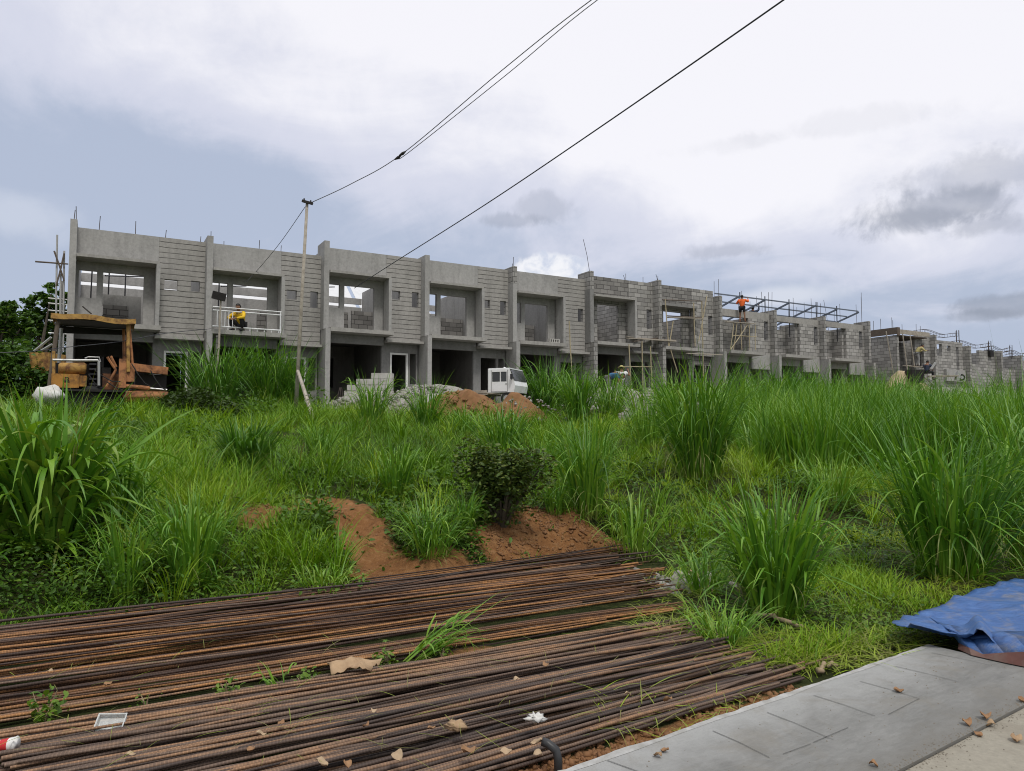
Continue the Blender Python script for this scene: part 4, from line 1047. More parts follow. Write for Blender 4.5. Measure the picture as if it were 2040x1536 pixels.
chunks('broken_concrete', 'rubble', i1, 700, .055, 21)
h2, i2 = heap('rubble_heap', 'rubble', 'low grey rubble heap left of the red earth, before the porch', 870, 800, 770, 260, 25.4, 8, .3)
chunks('broken_concrete', 'rubble', i2, 700, .055, 22)
h3, i3 = heap('earth_heap', 'red_soil', 'heap of red-brown earth in front of the white truck', 925, 803, 780, 230, 22.4, 6, .3)
chunks('earth_clods', 'red_soil', i3, 320, .045, 23)
h4, i4 = heap('earth_heap', 'red_soil', 'small red-brown earth heap beside the front of the truck', 1024, 804, 788, 170, 22.2, 10, .25)
chunks('broken_concrete', 'rubble', (i4[0] + .4, i4[1], i4[2], i4[3], i4[4] * 1.1, .8), 130, .035, 24)
h5, i5 = heap('rubble_heap', 'rubble', 'grey rubble heap with a splinter of board below the bamboo scaffold', 1300, 800, 784, 150, 25.5, 12, .3)
chunks('broken_concrete', 'rubble', i5, 240, .055, 25)
heap('sand_heap', 'sand', 'low tan sand heap in front of the formwork house', 1795, 752, 744, 130, 43.5, 4, .1)
# stacked hollow blocks
def hollow_block(loc, rz):
    m = MB()
    m.wall(-.2, .2, 0, .19, -.095, .095, [(-.16 + .115 * k, -.07 + .115 * k, -.06, .06) for k in range(3)])
    m.v = [(x, -z, y) for x, y, z in m.v]
    return m
bs = at(742, 800, 24.6); bz = float(terrain(bs.x, bs.y)); btop = at(742, 745, 24.6).z
rows = int(round((btop - bz) / .2)); proto = None
for rw in range(rows):
    left = 0 if rw < rows - 3 else (0, 1, 2)[rw - rows + 3]
    for cx_ in range(4):
        if cx_ < left: continue
        for dy in (0, 1):
            px = bs.x - .75 + cx_ * .408 + (.1 if rw % 2 else 0) * (0 if cx_ == 3 else 1) + random.uniform(-.01, .01); py = bs.y + dy * .21
            if proto is None:
                proto = hollow_block(0, 0).build('hollow_block', 'block_piece'); b_ = proto
            else:
                b_ = proto.copy(); C.objects.link(b_)
            b_.location = (px, py, bz + rw * .2); b_.rotation_euler = (0, 0, R(6) + random.uniform(-.03, .03))
            top_row = rw == rows - 1
            tag(b_, 'pale grey hollow block in the top course of the stack before the porch' if top_row else 'pale grey hollow block low in the neat stack before the porch', 'block', 'stacked hollow blocks')
# thin bar stand in front of that porch
st = empty('bar_stand', hit(676, 806), 0, 'dark tripod of thin bars leaning beside the porch wall', 'stand'); o = Vector(st.location)
for du in (-8, 0, 9): MB().bar((du * .016, 0, 0), (.02 + du * .004, .1, .62), .015).build('leg', 'rebar_thin', st)
MB().bar((-.12, .03, .25), (.16, .03, .3), .012).build('crossbar', 'rebar_thin', st)
# cart / trolley at the far right
ca = empty('handcart', at(1895, 762, 43), 0, 'long low wooden handcart with a small wheel, half hidden by grass before the far houses', 'handcart'); o = Vector(ca.location)
MB().beam(at(1846, 750, 43) - o, at(1905, 749, 43) - o, .5, .08).build('deck', 'wood', ca)
for (a_, b_, w_) in (((1841, 749), (1862, 768), .12), ((1855, 735), (1864, 722), .08)): MB().beam(at(*a_, 43) - o, at(*b_, 43) - o, w_, .1).build('handle', 'galv', ca)
MB().beam(at(1906, 757, 43) - o, at(1910, 741, 43) - o, .2, .2).build('upright', 'galv', ca)
w = at(1915, 752, 43) - o; wl = MB().tube([w + Vector((0, -.06, 0)), w + Vector((0, .06, 0))], .2, 16).build('wheel', 'rubber', ca); MB().tube([w + Vector((0, -.07, 0)), w + Vector((0, .07, 0))], .1, 12).build('rim', 'galv', wl)
mx = empty('mixing_trough', at(1826, 757, 42.5), 0, 'dark open trough box below the worker in khaki', 'trough'); o = Vector(mx.location)
m = MB(); a_ = at(1817, 736, 42.5) - o; b_ = at(1842, 762, 42.5) - o
m.box(a_.x, b_.x, 0, .04, b_.z, a_.z); m.box(a_.x, b_.x, .76, .8, b_.z, a_.z); m.box(a_.x, a_.x + .04, .041, .759, b_.z, a_.z); m.box(b_.x - .04, b_.x, .041, .759, b_.z, a_.z); m.box(a_.x + .041, b_.x - .041, .041, .759, b_.z, b_.z + .05); m.build('trough_box', 'black_grease_and_shade', mx)

# ------------------------------------------------------------------ people
def skin_mesh(pts, edges, root, levels=1):
    names = list(pts); me = bpy.data.meshes.new('body'); me.from_pydata([pts[n][0] for n in names], [(names.index(a), names.index(b)) for a, b in edges], [])
    ob = bpy.data.objects.new('body', me); C.objects.link(ob)
    ob.modifiers.new('skin', 'SKIN').use_smooth_shade = True
    sv = me.skin_vertices[0].data
    for i, n in enumerate(names):
        r = pts[n][1]; sv[i].radius = (r, r) if not isinstance(r, tuple) else r; sv[i].use_root = (n == root)
    sb = ob.modifiers.new('sub', 'SUBSURF'); sb.levels = sb.render_levels = levels
    dg = bpy.context.evaluated_depsgraph_get(); ev = ob.evaluated_get(dg)
    res = bpy.data.meshes.new_from_object(ev); bpy.data.objects.remove(ob); bpy.data.meshes.remove(me)
    return res
def person(label, loc, rz, J, look=(0, -1, 0), shirt=None, sleeves='long', legs=None, leglen='long', hat=None, scale=1.0):
    """J: joints in metres, facing -Y: pelvis chest neck head sh el ha hip kn an to (L and R)"""
    root = empty('person', loc, rz, label, 'person'); root.scale = (scale,) * 3
    V = {k: Vector(v) for k, v in J.items()}
    pts = {'pelvis': (V['pelvis'], .115), 'chest': (V['chest'], .125), 'upper': ((V['chest'] * .35 + V['neck'] * .65), .10), 'neck': (V['neck'], .055), 'jaw': (V['head'] * .75 + V['neck'] * .25, .06), 'skull': (V['head'], .075)}
    ed = [('pelvis', 'chest'), ('chest', 'upper'), ('upper', 'neck'), ('neck', 'jaw'), ('jaw', 'skull')]
    for s in 'LR':
        pts['sh' + s] = (V['sh' + s], .062); pts['el' + s] = (V['el' + s], .042); pts['wr' + s] = (V['ha' + s], .028)
        ed += [('upper', 'sh' + s), ('sh' + s, 'el' + s), ('el' + s, 'wr' + s)]
        d = (V['ha' + s] - V['el' + s]).normalized(); palm = V['ha' + s] + d * .075
        pts['pa' + s] = (palm, (.040, .018)); ed.append(('wr' + s, 'pa' + s))
        side = d.cross(Vector((0, 0, 1)))
        side = side.normalized() if side.length > .1 else Vector((1, 0, 0))
        curl = side.cross(d).normalized() * (-1 if d.z < .5 else 1)
        for f in range(4):
            b = palm + side * (f - 1.5) * .019 + d * .012; L_ = (.036, .042, .040, .031)[f]
            pts[f'f{s}{f}a'] = (b + d * L_, .009); pts[f'f{s}{f}b'] = (b + d * L_ * 1.7 + curl * L_ * .8, .008)
            ed += [('pa' + s, f'f{s}{f}a'), (f'f{s}{f}a', f'f{s}{f}b')]
        tb = V['ha' + s] + d * .03 + side * .045 * (1 if s == 'L' else -1)
        pts['th' + s] = (tb + d * .03, .010); ed.append(('pa' + s, 'th' + s))
        pts['hip' + s] = (V['hip' + s], .088); pts['kn' + s] = (V['kn' + s], .058); pts['an' + s] = (V['an' + s], .04); pts['to' + s] = (V['to' + s], (.045, .028))
        ed += [('pelvis', 'hip' + s), ('hip' + s, 'kn' + s), ('kn' + s, 'an' + s), ('an' + s, 'to' + s)]
    me = skin_mesh({k: (tuple(p), r) for k, (p, r) in pts.items()}, ed, 'pelvis')
    # head with brow, nose, chin and ears joined into the body mesh
    lk = Vector(look).normalized(); up = Vector((0, 0, 1)); sd = lk.cross(up).normalized(); up = sd.cross(lk)
    hb = MB()
    def hf(d):
        k = 1.0
        if d.y > .3: k += .0 + .05 * max(0, -d.z) * d.y
        nose = math.exp(-((d.x / .16) ** 2 + ((d.z + .08) / .2) ** 2)) * (d.y > .4); k += .2 * nose
        eye = math.exp(-(((abs(d.x) - .38) / .14) ** 2 + ((d.z - .1) / .10) ** 2)) * (d.y > .3); k -= .07 * eye
        mouth = math.exp(-((d.x / .28) ** 2 + ((d.z + .5) / .05) ** 2)) * (d.y > .3); k -= .04 * mouth
        ear = math.exp(-((d.y / .14) ** 2 + (d.z / .22) ** 2)) * (abs(d.x) > .8); k += .18 * ear
        return k
    hb.ellipsoid((0, 0, 0), (.075, .095, .115), 28, 20, hf)
    R3 = Matrix((sd, lk, up)).transposed()
    hv = [tuple(R3 @ Vector(v) + V['head'] + lk * .012) for v in hb.v]
    n0 = len(me.vertices); vs = [tuple(v.co) for v in me.vertices] + hv
    fs = [tuple(p.vertices) for p in me.polygons] + [tuple(i + n0 for i in f) for f in hb.f]
    m2 = bpy.data.meshes.new('body'); m2.from_pydata(vs, [], fs); m2.shade_smooth(); m2.materials.append(M['skin']); bpy.data.meshes.remove(me)
    bo = bpy.data.objects.new('body', m2); C.objects.link(bo); bo.parent = root
    hr = MB(); hr.ellipsoid((0, -.012, .022), (.086, .100, .112), 20, 14, lambda d: 1.0 if (d.z > .25 or d.y < -.05) and d.z > -.45 else .80)
    ho = hr.build('hair', 'hair', root, smooth=True); ho.matrix_local = Matrix.Translation(V['head'] + lk * .01) @ R3.to_4x4()
    if hat:
        ht = MB(); ht.ellipsoid((0, 0, .05), (.105, .115, .09), 18, 10, lambda d: 1 if d.z > -.1 else .55); ht.tube([(0, .02, .035), (0, .02, .05)], [.17, .165], 18)
        ob = ht.build('hat', hat, root, smooth=True); ob.matrix_local = Matrix.Translation(V['head']) @ R3.to_4x4()
    def cloth(name, mt, ks, edges, grow, rt, ext=None):
        P = {k: (tuple(pts[k][0]), (pts[k][1] if not isinstance(pts[k][1], tuple) else pts[k][1][0]) + grow) for k in ks}
        if ext: P.update(ext)
        m = skin_mesh(P, edges, rt); m.name = name; m.materials.append(M[mt]); ob = bpy.data.objects.new(name, m); C.objects.link(ob); ob.parent = root
    if shirt:
        ks = ['pelvis', 'chest', 'upper', 'shL', 'shR']; ee = [('pelvis', 'chest'), ('chest', 'upper'), ('upper', 'shL'), ('upper', 'shR')]; ext = {}
        for s in 'LR':
            if sleeves == 'long':
                w = V['el' + s] * .12 + V['ha' + s] * .88; ext['cu' + s] = (tuple(w), .040); ks.append('el' + s); ee += [('sh' + s, 'el' + s), ('el' + s, 'cu' + s)]
            else:
                w = V['sh' + s] * .35 + V['el' + s] * .65; ext['cu' + s] = (tuple(w), .066); ee += [('sh' + s, 'cu' + s)]
        cloth('shirt', shirt, ks, ee, .022, 'chest', ext)
    if legs:
        ks = ['pelvis', 'hipL', 'hipR']; ee = [('pelvis', 'hipL'), ('pelvis', 'hipR')]; ext = {}
        for s in 'LR':
            if leglen == 'long':
                w = V['kn' + s] * .1 + V['an' + s] * .9; ext['hm' + s] = (tuple(w), .058); ks.append('kn' + s); ee += [('hip' + s, 'kn' + s), ('kn' + s, 'hm' + s)]
            else:
                w = V['hip' + s] * .25 + V['kn' + s] * .75; ext['hm' + s] = (tuple(w), .095); ee += [('hip' + s, 'hm' + s)]
        cloth('trousers' if leglen == 'long' else 'shorts', legs, ks, ee, .02, 'pelvis', ext)
    if leglen == 'long':
        for s in 'LR':
            a_, t_ = V['an' + s], V['to' + s]
            MB().tube([a_ + (a_ - t_) * .3, a_, t_, t_ + (t_ - a_) * .12], [.03, .052, .05, .03], 10).build('shoe', 'rubber', root, smooth=True)
    return root
def both(d):
    o = {}
    for k, v in d.items():
        if k in ('pelvis', 'chest', 'neck', 'head'): o[k] = v
        elif k[-1] in 'LR': o[k] = v
        else: o[k + 'L'] = v; o[k + 'R'] = (-v[0], v[1], v[2])
    return o
squat = both(dict(pelvis=(0, .06, .24), chest=(0, -.06, .52), neck=(0, -.14, .72), head=(.02, -.20, .87), sh=(.19, -.12, .66), elL=(.33, -.33, .47), haL=(.10, -.47, .42), elR=(-.33, -.30, .48), haR=(-.06, -.50, .40),
              hip=(.10, .04, .24), kn=(.24, -.36, .45), an=(.19, -.16, .06), to=(.21, -.32, .03)))
p = world_of(4.2 + 1.12, -.02, ZB[1] + 2.815)
person('man in a yellow long-sleeved shirt squatting behind the white balcony railing', p, R(-14), squat, (-.25, -1, -.35), 'cloth_yellow', 'long', 'cloth_black', 'long')
stand = both(dict(pelvis=(0, 0, .88), chest=(0, -.02, 1.15), neck=(0, 0, 1.38), head=(0, -.03, 1.53), shL=(.19, 0, 1.33), shR=(-.19, 0, 1.33), elL=(.34, -.1, 1.16), haL=(.30, -.28, 1.34), elR=(-.36, -.05, 1.2), haR=(-.30, -.22, 1.42),
              hip=(.10, 0, .86), knL=(.13, -.05, .47), knR=(-.14, .03, .47), anL=(.14, .02, .07), anR=(-.17, .07, .07), toL=(.16, -.13, .03), toR=(-.2, -.08, .03)))
s, z = onfacade(1479, 643, PLAT + .25)
person('worker in an orange shirt and black shorts standing high on the trestle platform', world_of(s, PLAT + .25, z + .03), R(150), stand, (.2, -1, .1), 'cloth_orange', 'long', 'cloth_black', 'short', scale=.9)
s, z = onfacade(1500, 632, 1.6)
reach = dict(stand); reach.update(elR=(-.34, -.08, 1.42), haR=(-.36, -.12, 1.68), elL=(.30, -.2, 1.12), haL=(.2, -.38, 1.2))
person('worker in a dark navy top with one arm raised to the steel roof frame', world_of(s, 1.6, z - 1.0), R(170), reach, (-.3, -1, .2), 'cloth_navy', 'long', 'cloth_grey', 'long', hat='cloth_grey')
MB().box(2.5, 4.0, 1.45, 2.2, z - 1.0 - 2.92 - .08 - .02, z - 1.0 - 2.92 - .02).build('work_platform', 'wood', houses[7])
bend = both(dict(pelvis=(0, .05, .86), chest=(0, -.1, 1.1), neck=(0, -.24, 1.28), head=(0, -.36, 1.36), sh=(.19, -.2, 1.22), elL=(.28, -.35, 1.02), haL=(.2, -.55, 1.1), elR=(-.30, -.33, 1.0), haR=(-.22, -.52, 1.05),
             hip=(.1, .05, .84), kn=(.13, -.02, .46), an=(.13, .08, .07), to=(.15, -.08, .03)))
s, z = onfacade(1828, 733, -.35)
person('worker in a khaki shirt bending forward on the plank ledge of the formwork house', world_of(s, -.35, z + .06), R(95), bend, (0, -1, -.3), 'cloth_khaki', 'long', 'cloth_grey', 'long')
sit = both(dict(pelvis=(0, 0, .5), chest=(0, -.03, .78), neck=(0, -.06, 1.0), head=(0, -.12, 1.14), sh=(.19, -.05, .95), el=(.26, -.22, .72), ha=(.14, -.42, .66), hip=(.1, -.02, .5), kn=(.14, -.42, .52), an=(.14, -.40, .08), to=(.15, -.56, .04)))
s, z = onfacade(1847, 757, -.9)
person('person in dark clothes sitting low beside the handcart at the far houses', world_of(s, -.9, z), R(120), sit, (.1, -1, -.2), 'cloth_navy', 'short', 'cloth_black', 'long')
seat_o = world_of(s, -.9, z)
lo2 = MB().box(-.2, .2, -.15, .2, 0, .38).build('seat_block', 'block_piece', None, bevel=.02); lo2.location = seat_o; lo2.rotation_euler = (0, 0, R(120)); tag(lo2, 'grey block used as a seat by the person in dark clothes', 'block')
stoop = both(dict(pelvis=(0, .12, .80), chest=(0, -.18, .95), neck=(0, -.42, .92), head=(0, -.55, .86), sh=(.19, -.36, .92), el=(.24, -.42, .62), ha=(.14, -.5, .38), hip=(.1, .1, .78), kn=(.13, .04, .44), an=(.13, .12, .07), to=(.15, -.04, .03)))
yy = 32.0; c2 = at(1216, 739, yy)
heap('rubble_heap', 'rubble', 'grey rubble heap in the grass under the stooping person in blue', 1224, 800, 766, 170, yy, 14, .2)
person('person in a blue shirt stooping in the tall grass before the bamboo scaffold', (c2.x, yy, c2.z - 1.10), R(70), stoop, (0, -1, -.6), 'cloth_blue', 'short', 'cloth_grey', 'long')
c3 = at(1238, 735, yy + .4)
person('person in a white shirt, seen from behind in the grass beside the blue shirt', (c3.x, yy + .4, c3.z - 1.5), R(170), stand, (0, -1, -.2), 'cloth_white', 'short', 'cloth_grey', 'long', hat='cloth_khaki')

# ------------------------------------------------------------------ steel bars
def bar_mesh(p, q, r, seed, sag=.0, wob=.03, n=22, sides=7):
    rs = np.random.default_rng(seed); p, q = np.array(p, float), np.array(q, float); L = np.linalg.norm(q - p)
    t = np.linspace(0, 1, n + 1)[:, None]; P = p + (q - p) * t
    d = (q - p) / L; nrm = np.array([-d[1], d[0], 0]); ph = rs.uniform(0, 6.3, 3)
    P = P + nrm * (np.sin(t * 3.1 + ph[0]) * wob + np.sin(t * 8 + ph[1]) * wob * .35) + np.array([0, 0, 1.]) * (-sag * np.sin(t * math.pi) + .006 * np.sin(t * 11 + ph[2]))
    an = np.arange(sides) / sides * 2 * math.pi; e = np.cross(d, nrm)
    ring = (np.cos(an)[:, None] * nrm + np.sin(an)[:, None] * e) * r
    V = (P[:, None, :] + ring[None]).reshape(-1, 3); al = np.repeat(t[:, 0] * L, sides)
    i = np.arange(n * sides).reshape(n, sides); j = np.roll(i, -1, 1)
    F_q = np.stack([i, j, j + sides, i + sides], -1).reshape(-1, 4)
    cap = np.array([[0, 1, 2, 3], [0, 3, 4, 5], [0, 5, 6, 6]]) if sides == 7 else None
    b0 = n * sides; ends = [[b0 + 3, b0 + 2, b0 + 1, b0], [b0 + 5, b0 + 4, b0 + 3, b0], [b0 + 6, b0 + 5, b0, b0]]
    F_q = np.concatenate([F_q, np.array(ends[:2])])
    return V, F_q, al
def lay_bars(Q, nb, per, mats, rad, label_top, label, group, seed, cross, hump, endjit):
    """bars lie in loose bundles: bars of a bundle run almost parallel, bundles cross each other at small angles"""
    rs = np.random.default_rng(seed)
    fl, frr, nr, nl = Q
    order = rs.permutation(nb)
    for j in range(nb):
        tc = (j + .5) / nb; t2c = np.clip(tc + rs.normal(0, cross), .02, .98); lift = order[j] / nb * hump * (1 - (2 * tc - 1) ** 4) + .012
        width = .75 / nb * rs.uniform(.6, 1.6); fan = rs.uniform(.7, 1.9)
        for k in range(per + int(rs.integers(-1, 2))):
            o_ = rs.uniform(-1, 1) * width
            t = np.clip(tc + o_, 0, 1); t2 = np.clip(t2c + o_ * fan + rs.normal(0, .012), 0, 1)
            if rs.uniform() < .10: t2 = np.clip(t2 + rs.normal(0, cross * 1.5), 0, 1)
            a = fl + (nl - fl) * t; b = frr + (nr - frr) * t2
            d = (b - a) / np.linalg.norm(b - a); b = b + d * rs.normal(-.1, endjit)
            if rs.uniform() < .12: b = b - d * rs.uniform(.3, 1.6)
            z0 = rad + lift + rs.uniform(0, .045); z1 = z0 * rs.uniform(.5, 1.05) + .004
            za = -.075 + z0; zb = max(float(terrain(b[0], b[1])), -.09) + z1 * .8
            r_ = rad * rs.choice([.8, .95, 1.05, 1.2])
            V, Fq, al = bar_mesh((*a, za), (*b, zb), r_, int(rs.integers(1e9)), sag=rs.uniform(-.015, .02), wob=rs.uniform(.004, .05))
            ob = np_mesh('steel_bar', V - [*a, za], Fq, mats, {'along': al}); ob.location = (*a, za)
            tag(ob, label_top if lift > hump * .55 else label, 'steel bar', group)
lay_bars(PILE_A, 24, 5, M['rust_orange'], .0090, 'rusty ribbed steel bar lying on top of the farther pile, below the earth bank',
         'rusty ribbed steel bar lying within the farther pile, below the earth bank', 'steel bars in the farther pile', 5, .10, .19, .2)
lay_bars(PILE_B, 26, 6, M['rust_grey'], .0098, 'grey-brown ribbed steel bar on top of the nearer pile beside the pavement',
         'grey-brown ribbed steel bar within the nearer pile beside the pavement', 'steel bars in the nearer pile', 6, .04, .085, .2)
lay_bars(PILE_A, 9, 2, M['rust_grey'], .0090, 'dark brown bar lying askew across the top of the farther pile', 'dark brown bar lying askew across the top of the farther pile', 'bars lying askew on the farther pile', 9, .26, .23, .5)

# ------------------------------------------------------------------ blue tarpaulin over the pavement end
def tarp():
    outline = [(1777, 1266), (1800, 1240), (1858, 1224), (1884, 1219), (1935, 1194), (1962, 1187), (2015, 1170), (2050, 1160), (2300, 1120), (2400, 1330), (2060, 1322), (1990, 1306), (1960, 1300), (1912, 1292), (1868, 1290), (1830, 1288), (1790, 1280)]
    # ground outline in metres
    G = np.array([level(u, v, .02) for u, v in outline])
    x0, y0 = G.min(0); x1, y1 = G.max(0)
    n = 150; X, Y = np.meshgrid(np.linspace(x0, x1, n), np.linspace(y0, y1, n))
    ins = np.zeros(X.shape, bool); k = len(G)
    for i in range(k):
        a, b = G[i], G[(i + 1) % k]
        c = ((a[1] > Y) != (b[1] > Y)) & (X < (b[0] - a[0]) * (Y - a[1]) / (b[1] - a[1] + 1e-12) + a[0]); ins ^= c
    e = (X - PV_A[0]) * PV_N[0] + (Y - PV_A[1]) * PV_N[1]; al = (X - PV_A[0]) * PV_D[0] + (Y - PV_A[1]) * PV_D[1] - np.linalg.norm(PV_B - PV_A)
    g = terrain(X, Y); base = np.where((e < .05) & (al < .05), np.maximum(g, .012), g)
    rdg = 1 - np.abs(2 * vnoise(X * .8 + Y * .5, Y * 1.6, .42, 34) - 1)
    w = vnoise(X, Y, .55, 31) * .10 + vnoise(X * 1.0 + Y * .4, Y * 2.2, .3, 32) * .04 + vnoise(X, Y, .12, 33) * .012 + rdg ** 3 * .035
    fold = .09 * np.exp(-(((X - Y * .55 - (G[12, 0] - G[12, 1] * .55)) / .07) ** 2)) * (Y < G[12, 1] + .5)
    Z = np.maximum(base, -.02) + .025 + w + fold
    Q = (ins[:-1, :-1] & ins[:-1, 1:] & ins[1:, 1:] & ins[1:, :-1])
    i = np.arange(n * n).reshape(n, n); f = np.stack([i[:-1, :-1], i[:-1, 1:], i[1:, 1:], i[1:, :-1]], -1)[Q]
    V = np.stack([X, Y, Z], -1).reshape(-1, 3)
    # snap ragged grid edge to the outline
    used = np.unique(f); cnt = np.bincount(f.ravel(), minlength=n * n); edge = [q for q in used if cnt[q] < 4]
    for q in edge:
        p = V[q, :2]; best = 1e9
        for j in range(k):
            a, b = G[j], G[(j + 1) % k]; ab = b - a; t = np.clip((p - a) @ ab / (ab @ ab), 0, 1); c = a + ab * t; dd = np.linalg.norm(c - p)
            if dd < best: best, bc = dd, c
        V[q, :2] = bc
    m, nt, b = newmat('tarpaulin'); gg = NT(nt); P = gg.pos()
    n1 = gg.noise(P, 3.4, 8, .72, .8); n2 = gg.noise(gg.mapping(P, (1, 3, 1)), 8, 8, .72, .8); wv = gg.n('ShaderNodeTexChecker')
    col = gg.ramp(n2, [(.3, (.032, .088, .255)), (.55, (.050, .135, .36)), (.75, (.105, .20, .43))])
    col = gg.mix(gg.mapr(n1, .5, .68, 0, .72), col, (.25, .245, .25))
    bk = gg.n('ShaderNodeNewGeometry').outputs['Backfacing']
    col = gg.mix(bk, col, (.20, .05, .035))
    gg.l(col, b.inputs['Base Color']); b.inputs['Roughness'].default_value = .42; gg.l(gg.bump(n2, .8, .03), b.inputs['Normal'])
    ob = np_mesh('tarpaulin', V, f, m); tag(ob, 'blue plastic tarpaulin with muddy patches lying over the pavement end', 'tarpaulin')
    sd = ob.modifiers.new('solid', 'SOLIDIFY'); sd.thickness = .004
    # the doubled edge in front, turned up so that its brown underside shows
    a = level(1910, 1290, .0); lip = MB()
    pts = [(1908, 1293), (1935, 1305), (1965, 1312), (2010, 1322), (2060, 1332), (2200, 1350)]
    top = [(1910, 1281), (1930, 1290), (1958, 1303), (2000, 1300), (2050, 1298), (2200, 1300)]
    prev = None
    for (pu, pv_), (tu, tv) in zip(pts, top):
        lo = level(pu, pv_, .008); Yd = lo[1]; hi = at(tu, tv, Yd + .05)
        back = Vector((hi.x + .12, hi.y + .45, .06 + .02))
        cur = ((lo[0], lo[1], .008), tuple(hi), tuple(back))
        if prev:
            lip.quad([prev[0], cur[0], cur[1], prev[1]])
        prev = cur
    lo_ = lip.build('turned_edge', mat_plain('tarp_underside', (.125, .055, .045), .6, .4, 12, grime=(.16, .13, .11), gscale=6), ob)
    fl = MB(); prev = None
    for (pu, pv_), (tu, tv) in zip(pts, top):
        lo = level(pu, pv_, .008); hi = at(tu, tv, lo[1] + .05)
        row = [tuple(hi + Vector((.02 * k_, .16 * k_, .05 * math.sin(k_ * .9) * (1 if k_ else 0) - .0)) + Vector((0, 0, (.02 if k_ == 1 else 0)))) for k_ in range(4)]
        row[-1] = (row[-1][0], row[-1][1], .10)
        if prev:
            for k_ in range(3): fl.quad([prev[k_], row[k_], row[k_ + 1], prev[k_ + 1]])
        prev = row
    fo = fl.build('folded_flap', m, ob, smooth=True); sd = fo.modifiers.new('solid', 'SOLIDIFY'); sd.thickness = .004
tarp()

# ------------------------------------------------------------------ litter and small things
def leaf_thing(name, label, cat, loc, size, seed, mt='dry_leaf', group=None, curl=.5, tilt=.3):
    rs = np.random.default_rng(seed); n, m_ = 9, 5
    V, Fc = [], []
    for i in range(n):
        t = i / (n - 1); w = math.sin(math.pi * t ** .8) * .34 * size + .004
        for j in range(m_):
            s_ = (j / (m_ - 1) - .5) * 2
            V.append((s_ * w, (t - .5) * size, curl * size * (.35 * s_ * s_ * w / (.34 * size) + .25 * math.sin(t * 5 + seed) + .12 * math.sin(s_ * 4 + t * 9 + seed))))
    for i in range(n - 1):
        for j in range(m_ - 1): a = i * m_ + j; Fc.append((a, a + 1, a + m_ + 1, a + m_))
    V = np.array(V); V[:, 2] -= V[:, 2].min()
    ob = np_mesh(name, V, np.array(Fc), M[mt]); ob.location = loc
    ob.rotation_euler = (rs.uniform(-tilt, tilt), rs.uniform(-tilt, tilt), rs.uniform(0, 6.28))
    sd = ob.modifiers.new('solid', 'SOLIDIFY'); sd.thickness = .0015
    return tag(ob, label, cat, group)
k = 0
for (u, v, sz, mt) in ((97, 1333, .08, 'pale_leaf'), (260, 1494, .075, 'pale_leaf'), (520, 1452, .075, 'pale_leaf'), (500, 1482, .06, 'dry_leaf'), (640, 1510, .09, 'pale_leaf'), (690, 1512, .07, 'dry_leaf'), (790, 1496, .10, 'pale_leaf'), (745, 1407, .05, 'pale_leaf'),
                    (930, 1486, .12, 'dry_leaf'), (1008, 1487, .08, 'pale_leaf'), (1070, 1470, .09, 'pale_leaf'), (1066, 1428, .08, 'pale_leaf'), (1072, 1492, .07, 'pale_leaf'), (730, 1436, .06, 'dry_leaf'), (1086, 1317, .07, 'dry_leaf'), (215, 1355, .08, 'dry_leaf'), (345, 1270, .07, 'dry_leaf'), (1330, 1387, .09, 'dry_leaf'), (1250, 1375, .06, 'pale_leaf'), (1030, 1345, .06, 'pale_leaf'), (560, 1430, .05, 'dry_leaf'), (860, 1440, .06, 'dry_leaf')):
    p = level(u, v, .09)
    leaf_thing('dried_leaf', 'curled tan dead leaf caught on the steel bars', 'leaf', (*p, .06), sz * .68, 100 + k, mt, 'dead leaves on the steel bars', .5); k += 1
for (u, v, sz, lb) in ((1790, 1379, .07, 'flat brown leaf alone on the middle of the grey pavement'), (1325, 1499, .05, 'small orange-brown leaf upper of the pair at the pavement edge'), (1310, 1509, .055, 'pale leaf lower of the pair at the pavement edge'),
                       (1926, 1444, .07, 'pale folded leaf standing left of the leaf cluster on the pavement'), (1962, 1432, .085, 'largest brown leaf of the cluster on the pavement by the road'), (1970, 1442, .075, 'tan leaf overlapped in the cluster on the pavement by the road'), (1950, 1461, .055, 'small tan leaf below the cluster on the pavement'),
                       (2035, 1398, .06, 'brown leaf at the pavement rim near the folded tarpaulin'), (2025, 1472, .08, 'grey-brown leaf on the dusty road corner'), (1740, 1527, .05, 'tiny brown leaf on the road edge, lowest in the scene')):
    p = level(u, v, 0.); leaf_thing('fallen_leaf', lb, 'leaf', (*p, .003 if (p - PV_A) @ PV_N > -.9 else -.012), sz * .8, 200 + k, 'dry_leaf' if k % 3 else 'card', 'leaves fallen on the pavement and road', .6, .15); k += 1
# plastic food box
p = level(222, 1440, .03); m = MB()
m.wall(-.09, .09, -.055, -.052, 0, .045); m.wall(-.09, .09, .052, .055, 0, .045); m.box(-.09, -.087, -.0519, .0519, 0, .045); m.box(.087, .09, -.0519, .0519, 0, .045); m.box(-.0869, .0869, -.0519, .0519, 0, .003)
m.box(-.097, .097, -.062, -.0551, .0451, .048); m.box(-.097, .097, .0551, .062, .0451, .048); m.box(-.097, -.0901, -.055, .055, .0451, .048); m.box(.0901, .097, -.055, .055, .0451, .048)
mm, nt, b = newmat('clear_plastic'); b.inputs['Base Color'].default_value = (.82, .85, .84, 1); b.inputs['Transmission Weight'].default_value = .55; b.inputs['Roughness'].default_value = .28; b.inputs['IOR'].default_value = 1.15
o = m.build('plastic_box', mm); o.scale = (.74,) * 3; o.location = (*p, .02); o.rotation_euler = (R(38), R(3), R(10)); tag(o, 'clear plastic food box tilted between the two bar piles', 'plastic box')
